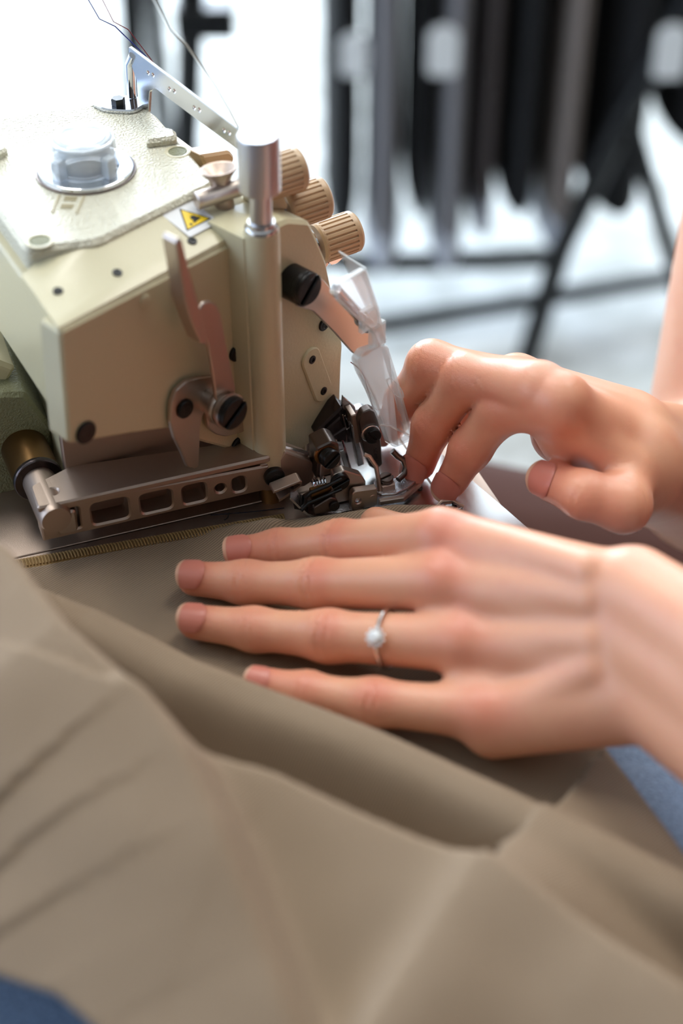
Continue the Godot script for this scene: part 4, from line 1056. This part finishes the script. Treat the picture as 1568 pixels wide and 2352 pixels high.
	skin_take(f, red, creases_of([RI, RM, RR], Vector3(-0.5, 0.6, 0.6), 0.42) + creases_of([RT], Vector3(0, 0.6, 0.8), 0.5))
	# ---- arms and shoulders, coarser
	f = Field.new(Vector3(100, -330, -330), Vector3(560, 330, 330), 6.0, 0.42)
	f.bone(W + Vector3(4, -4, 2), EL, 19.4, 33.4, true); f.bone(Wb + Vector3(4, -4, 0), EL, 16.4, 33.4, true)
	f.bone(EL, Vector3(206, 60, -215), 35.0, 40.0, true); f.bone(Vector3(206, 60, -215), Vector3(380, 220, -170), 40.0, 60.0, true)
	var G0 := Vector3(140, 66, 176); var G1 := Vector3(142, 48, 198); var LE := Vector3(228, 56, 300)
	f.bone(W0, F0, 13.4, 15.9, true); f.bone(W1, F1, 12.4, 15.4, true); f.bone((W0 + W1) * 0.5, (F0 + F1) * 0.5, 13.4, 16.4, true)
	f.bone(F0, G0, 15.9, 17.8, true); f.bone(F1, G1, 15.4, 17.8, true); f.bone((F0 + F1) * 0.5, (G0 + G1) * 0.5, 16.4, 19.0, true)
	f.bone(G0, LE, 17.8, 33.0, true); f.bone(G1, LE, 17.8, 33.0, true); f.bone(LE, Vector3(390, 220, 160), 36.0, 60.0, true)
	f.bone(Vector3(400, 210, -160), Vector3(400, 210, 150), 60.0, 60.0, true); f.bone(Vector3(420, 180, 0), Vector3(420, -200, 0), 90.0, 90.0, true)
	f.build(); skin_take(f, [])
	body.mesh = smooth_mesh(SK_V, SK_I, PackedVector2Array(), SK_C, 0.001); body.material_override = MATS.skin
	# clothing
	f = Field.new(Vector3(170, -360, -350), Vector3(600, 320, 350), 12.0, 0.1)
	f.bone(Vector3(400, 190, -130), Vector3(385, -260, -110), 85.0, 120.0, true); f.bone(Vector3(400, 190, 120), Vector3(385, -260, 110), 85.0, 120.0, true)
	f.bone(Vector3(385, 200, -150), Vector3(320, 130, -180), 70.0, 60.0, true); f.bone(Vector3(385, 200, 150), Vector3(330, 160, 200), 70.0, 60.0, true)
	f.build()
	var top := MeshInstance3D.new(); top.name = "red_top"; top.mesh = smooth_mesh(f.vs, f.ix, PackedVector2Array(), PackedColorArray(), 0.001); top.material_override = MATS.red_cloth; P.add_child(top)
	f = Field.new(Vector3(-50, -762, -460), Vector3(620, -180, 260), 14.0, 0.1)
	for s in [-1.0, 1.0]:
		f.bone(Vector3(420, -290, 110 * s - 80), Vector3(46, -270, 180 * s - 84), 80.0, 72.0, true); f.bone(Vector3(46, -270, 180 * s - 84), Vector3(70, -720, 180 * s - 84), 64.0, 45.0, true)
	f.bone(Vector3(430, -290, -90), Vector3(430, -290, 90), 100.0, 100.0, true)
	f.build()
	var tr := MeshInstance3D.new(); tr.name = "added_shade_trousers"; tr.mesh = smooth_mesh(f.vs, f.ix, PackedVector2Array(), PackedColorArray(), 0.001); tr.material_override = MATS.hollow_shade_cloth; P.add_child(tr)  # thighs added here to darken the gap between right index finger and thumb
	# nails
	nail(P, LI[0], LI[1], Vector3(0, 0.85, 0.45), 6.6); nail(P, LM[0], LM[1], Vector3(0, 0.85, 0.42), 6.9); nail(P, LR[0], LR[1], Vector3(0, 0.87, 0.42), 6.8); nail(P, LP[0], LP[1], Vector3(0, 0.85, 0.5), 6.0, 9.0)
	nail(P, RI[0], RI[1], Vector3(-0.50, 0.2, 0.82), 7.25, 12.5); nail(P, RM[0], RM[1], Vector3(-0.55, 0.2, 0.78), 7.25, 12.5); nail(P, RR[0], RR[1], Vector3(-0.72, 0.2, 0.66), 6.7, 12.0)
	nail(P, RT[0], RT[1], Vector3(0.30, 0.45, 0.9), 8.2, 12.5)
	# ---- ring with a round stone
	var ra: Vector3 = LR[2].lerp(LR[3], 0.45)
	var axd: Vector3 = (LR[3] - LR[2]).normalized()
	var R := thing("diamond_ring", "thin silvery ring with a round clear stone on the hand lying flat", "ring")
	var X := xform(ra, axd, Vector3(0, 0.72, 0.69))
	var b := MB.new()
	var pts := []
	for i in 40: pts.append(X * Vector3(cos(TAU * i / 40) * 9.9, sin(TAU * i / 40) * 9.9, 0))
	b.tube(pts, 0.75, 8, true); part("band", b, MATS.platinum, R)
	var gx := xform(X * Vector3(0, 10.2, 0), X.basis * Vector3(0, 1, 0), axd)
	b = MB.new(); b.lathe(gx, [[0.8, -1.5], [2.4, 0.6], [2.6, 1.2], [2.2, 1.2], [0, -0.6]], 16); var se := part("setting", b, MATS.platinum, R)
	b = MB.new(); b.lathe(gx, [[0, -0.4], [2.3, 1.6], [2.3, 1.9], [1.3, 2.7], [0, 2.7]], 8); part("stone", b, MATS.gem, R, 10)
	for i in 10:
		b = MB.new(); var ca := TAU * i / 10
		b.lathe(gx * Transform3D(Basis(), Vector3(cos(ca) * 2.95, sin(ca) * 2.95, 0.9)), [[0, -0.6], [0.62, 0.2], [0.4, 0.6], [0, 0.65]], 6); part("side_stone", b, MATS.gem, se, 10)

# ------------------------------------------------------------------ threads
func strand(called: String, label: String, pts: Array, r: float, m: Material) -> void:
	var c := Curve3D.new()
	for i in pts.size():
		var d: Vector3 = (pts[mini(i + 1, pts.size() - 1)] - pts[maxi(i - 1, 0)]) / 6.0
		c.add_point(pts[i], -d, d)
	var q := []
	for i in 41: q.append(c.sample_baked(c.get_baked_length() * i / 40.0))
	var b := MB.new(); b.tube(q, r, 6)
	tag(part(called, b, m, self), label, "thread")
func threads() -> void:
	strand("blue_thread", "pale blue thread running up from the thread guide arm", [Vector3(-74.5, 137.0, -107), Vector3(-84, 150, -103), Vector3(-93.5, 163, -100), Vector3(-128, 240, -130), Vector3(-150, 420, -260)], 0.22, MATS.blue_thread)
	strand("red_thread", "thin red thread running up beside the pale blue one", [Vector3(-72, 134, -108), Vector3(-80, 149, -104), Vector3(-88, 161.5, -101), Vector3(-118, 240, -130), Vector3(-140, 420, -262)], 0.17, MATS.red_thread)
	strand("white_thread", "white thread slanting down to the top of the round knob", [Vector3(-36.5, 134, -53), Vector3(-43, 150, -50), Vector3(-53, 169, -46), Vector3(-62, 185, -43.5), Vector3(-100, 260, -80), Vector3(-130, 420, -255)], 0.26, MATS.white_thread)
	strand("dark_thread", "dark blue sewing thread lying over the seam to the presser foot", [Vector3(-50, 1.8, 4), Vector3(-36, 1.6, 2.0), Vector3(-22, 2.0, 0)], 0.2, MATS.navy_thread)
	strand("loose_red_thread", "loose dark red thread curling from the head to the needle", [Vector3(3.5, 45, -36), Vector3(8, 42, -33), Vector3(10.5, 36, -28), Vector3(13, 31.5, -24), Vector3(20, 30.5, -24.5)], 0.2, MATS.red_thread)
	strand("thread_scrap", "short black thread scrap on the cloth edge", [Vector3(-43.0, 2.6, 3.5), Vector3(-43.4, 2.2, 6.0), Vector3(-44.6, 2.0, 7.2)], 0.22, MATS.ink)

# ------------------------------------------------------------------ background
func garment(x: float, z: float, w: float, top: float, bottom: float, m: Material, label: String, seed_: int, skew := 0.0, cuff: Material = null) -> void:
	# a folded trouser leg hanging edge-on from the rail
	var t := thing("hanging_trousers", label, "trousers", Vector3.ZERO, "trousers hanging on the rack")
	var rng := RandomNumberGenerator.new(); rng.seed = seed_
	var ph := rng.randf() * 6.0
	var parts := [[top, bottom, m, "trouser_leg"]]
	if cuff: parts = [[top, bottom + 42.0, m, "trouser_leg"], [bottom + 42.0, bottom, cuff, "turned_hem"]]
	for q in parts:
		var b := MB.new()
		var rows := []
		for j in 13:
			var v := j / 12.0
			var y := lerpf(q[0], q[1], v)
			var g := (top - y) / (top - bottom)
			var ring_ := []
			for i in 28:
				var a := TAU * i / 28
				var rr := 1.0 + 0.04 * sin(3 * a + ph + g * 2.0)
				var ww := w * 0.465 * (1.0 + 0.05 * sin(ph + g * 3.0)) * (1.06 if q[3] == "turned_hem" else 1.0)
				ring_.append(Vector3(x + skew * g + cos(a) * ww * rr, y, z + sin(a) * 150.0 * (0.9 + 0.1 * g)))
			rows.append(ring_)
		for j in 12:
			for i in 28: b.quad(rows[j][i], rows[j][(i + 1) % 28], rows[j + 1][(i + 1) % 28], rows[j + 1][i])
		for i in 28:
			b.tri(rows[12][i], rows[12][(i + 1) % 28], Vector3(x + skew, q[1], z)); b.tri(rows[0][(i + 1) % 28], rows[0][i], Vector3(x, q[0], z))
		part(q[3], b, q[2], t, 60)
func background() -> void:
	# clothes rack of black tube with crossed end legs
	var r := thing("clothes_rack", "black metal clothes rack standing on the pale floor", "clothes rack")
	for q in [["rail", [Vector3(-240, 520, -1390), Vector3(640, 520, -1450)], 13.0], ["lower_bar", [Vector3(-230, -712, -1200), Vector3(42, -722, -1222), Vector3(452, -722, -1345), Vector3(560, -722, -1370)], 12.0],
		["middle_bar", [Vector3(-230, -650, -1300), Vector3(36, -655, -1262), Vector3(285, -668, -1300)], 13.0],
		["leg", [Vector3(232, -752, -1195), Vector3(261, -590, -1190), Vector3(319, -414, -1190), Vector3(366, -301, -1190), Vector3(470, 60, -1190), Vector3(600, 520, -1440)], 14.0],
		["leg", [Vector3(319, -414, -1188), Vector3(408, -640, -1190), Vector3(440, -752, -1190)], 11.0],
		["leg", [Vector3(-235, -755, -1200), Vector3(-235, 520, -1390)], 13.0], ["leg", [Vector3(-235, -755, -1500), Vector3(-235, 520, -1390)], 13.0]]:
		var b := MB.new(); b.tube(q[1], q[2], 12); part(q[0], b, MATS.rack_metal, r)
	var z := -1380.0
	garment(0, z, 54, 500, -590, MATS.navy_cloth, "dark navy trousers at the end of the rack over the white floor", 1)
	garment(51, z + 10, 47, 500, -640, MATS.grey_cloth, "light grey trousers with pale hem beside the end navy pair", 2, 0, MATS.pale_cloth)
	garment(91.5, z, 33, 500, -570, MATS.navy_cloth, "black trousers squeezed between two light grey pairs", 3)
	garment(131, z + 10, 45, 500, -640, MATS.grey_cloth, "cool grey trousers with pale hem beside the taupe pair", 4, -1, MATS.pale_cloth)
	garment(173, z, 38, 500, -600, MATS.brown_grey, "dark taupe trousers with pale hem", 5, -2, MATS.pale_cloth)
	garment(218, z, 50, 500, -570, MATS.navy_cloth, "navy trousers between the dark taupe and the sand pair", 6, -4)
	garment(269, z + 10, 50, 500, -620, MATS.taupe_cloth, "sand grey trousers with pale hem near the crossed legs", 7, -5, MATS.pale_cloth)
	garment(338, z, 84, 500, -570, MATS.navy_cloth, "wide navy trousers against the crossed legs of the rack", 8, -6)
	garment(420, z, 74, 500, -480, MATS.navy_cloth, "shorter navy trousers above the crossed legs", 9, -7)
	for q in [[14, -345, -1185, 15, 26, "end navy trousers"], [110, -338, -1180, 17, 30, "black and the cool grey trousers"], [352, -330, -1160, 17, 32, "crossed legs of the rack"]]:
		var b := MB.new(); b.extrude(Transform3D(Basis(), Vector3(q[0], q[1], q[2])), rounded(pv([-q[3], -q[4], q[3], -q[4], q[3], q[4] * 0.7, 0, q[4], -q[3], q[4] * 0.7]), 8), -1, 1, 0.3)
		tag(part("paper_tag", b, MATS.paper, self), "white paper tag hanging against the %s" % q[5], "tag", "paper tags on the trousers")
	# thread stand behind the machine
	var s := thing("thread_stand", "dark thread stand on the floor behind the sewing machine", "thread stand")
	var b := MB.new(); b.tube([Vector3(-170, -752, -950), Vector3(-150, -330, -950), Vector3(-137, -190, -950), Vector3(-110, 420, -950)], 12.0, 14); part("pole", b, MATS.rack_metal, s)
	b = MB.new(); b.tube([Vector3(-240, 410, -950), Vector3(20, 410, -950)], 6.0, 10); part("cross_arm", b, MATS.rack_metal, s)
	b = MB.new(); b.box(Transform3D(Basis(), Vector3(-118, -205, -950)), Vector3(-34, -14, -16), Vector3(20, 14, 16), 2); part("clamp", b, MATS.rack_metal, s)
	b = MB.new(); b.cyl(xform(Vector3(-170, -760, -950), Vector3.UP), 120, 0, 12, 2); part("pole_base", b, MATS.rack_metal, s)
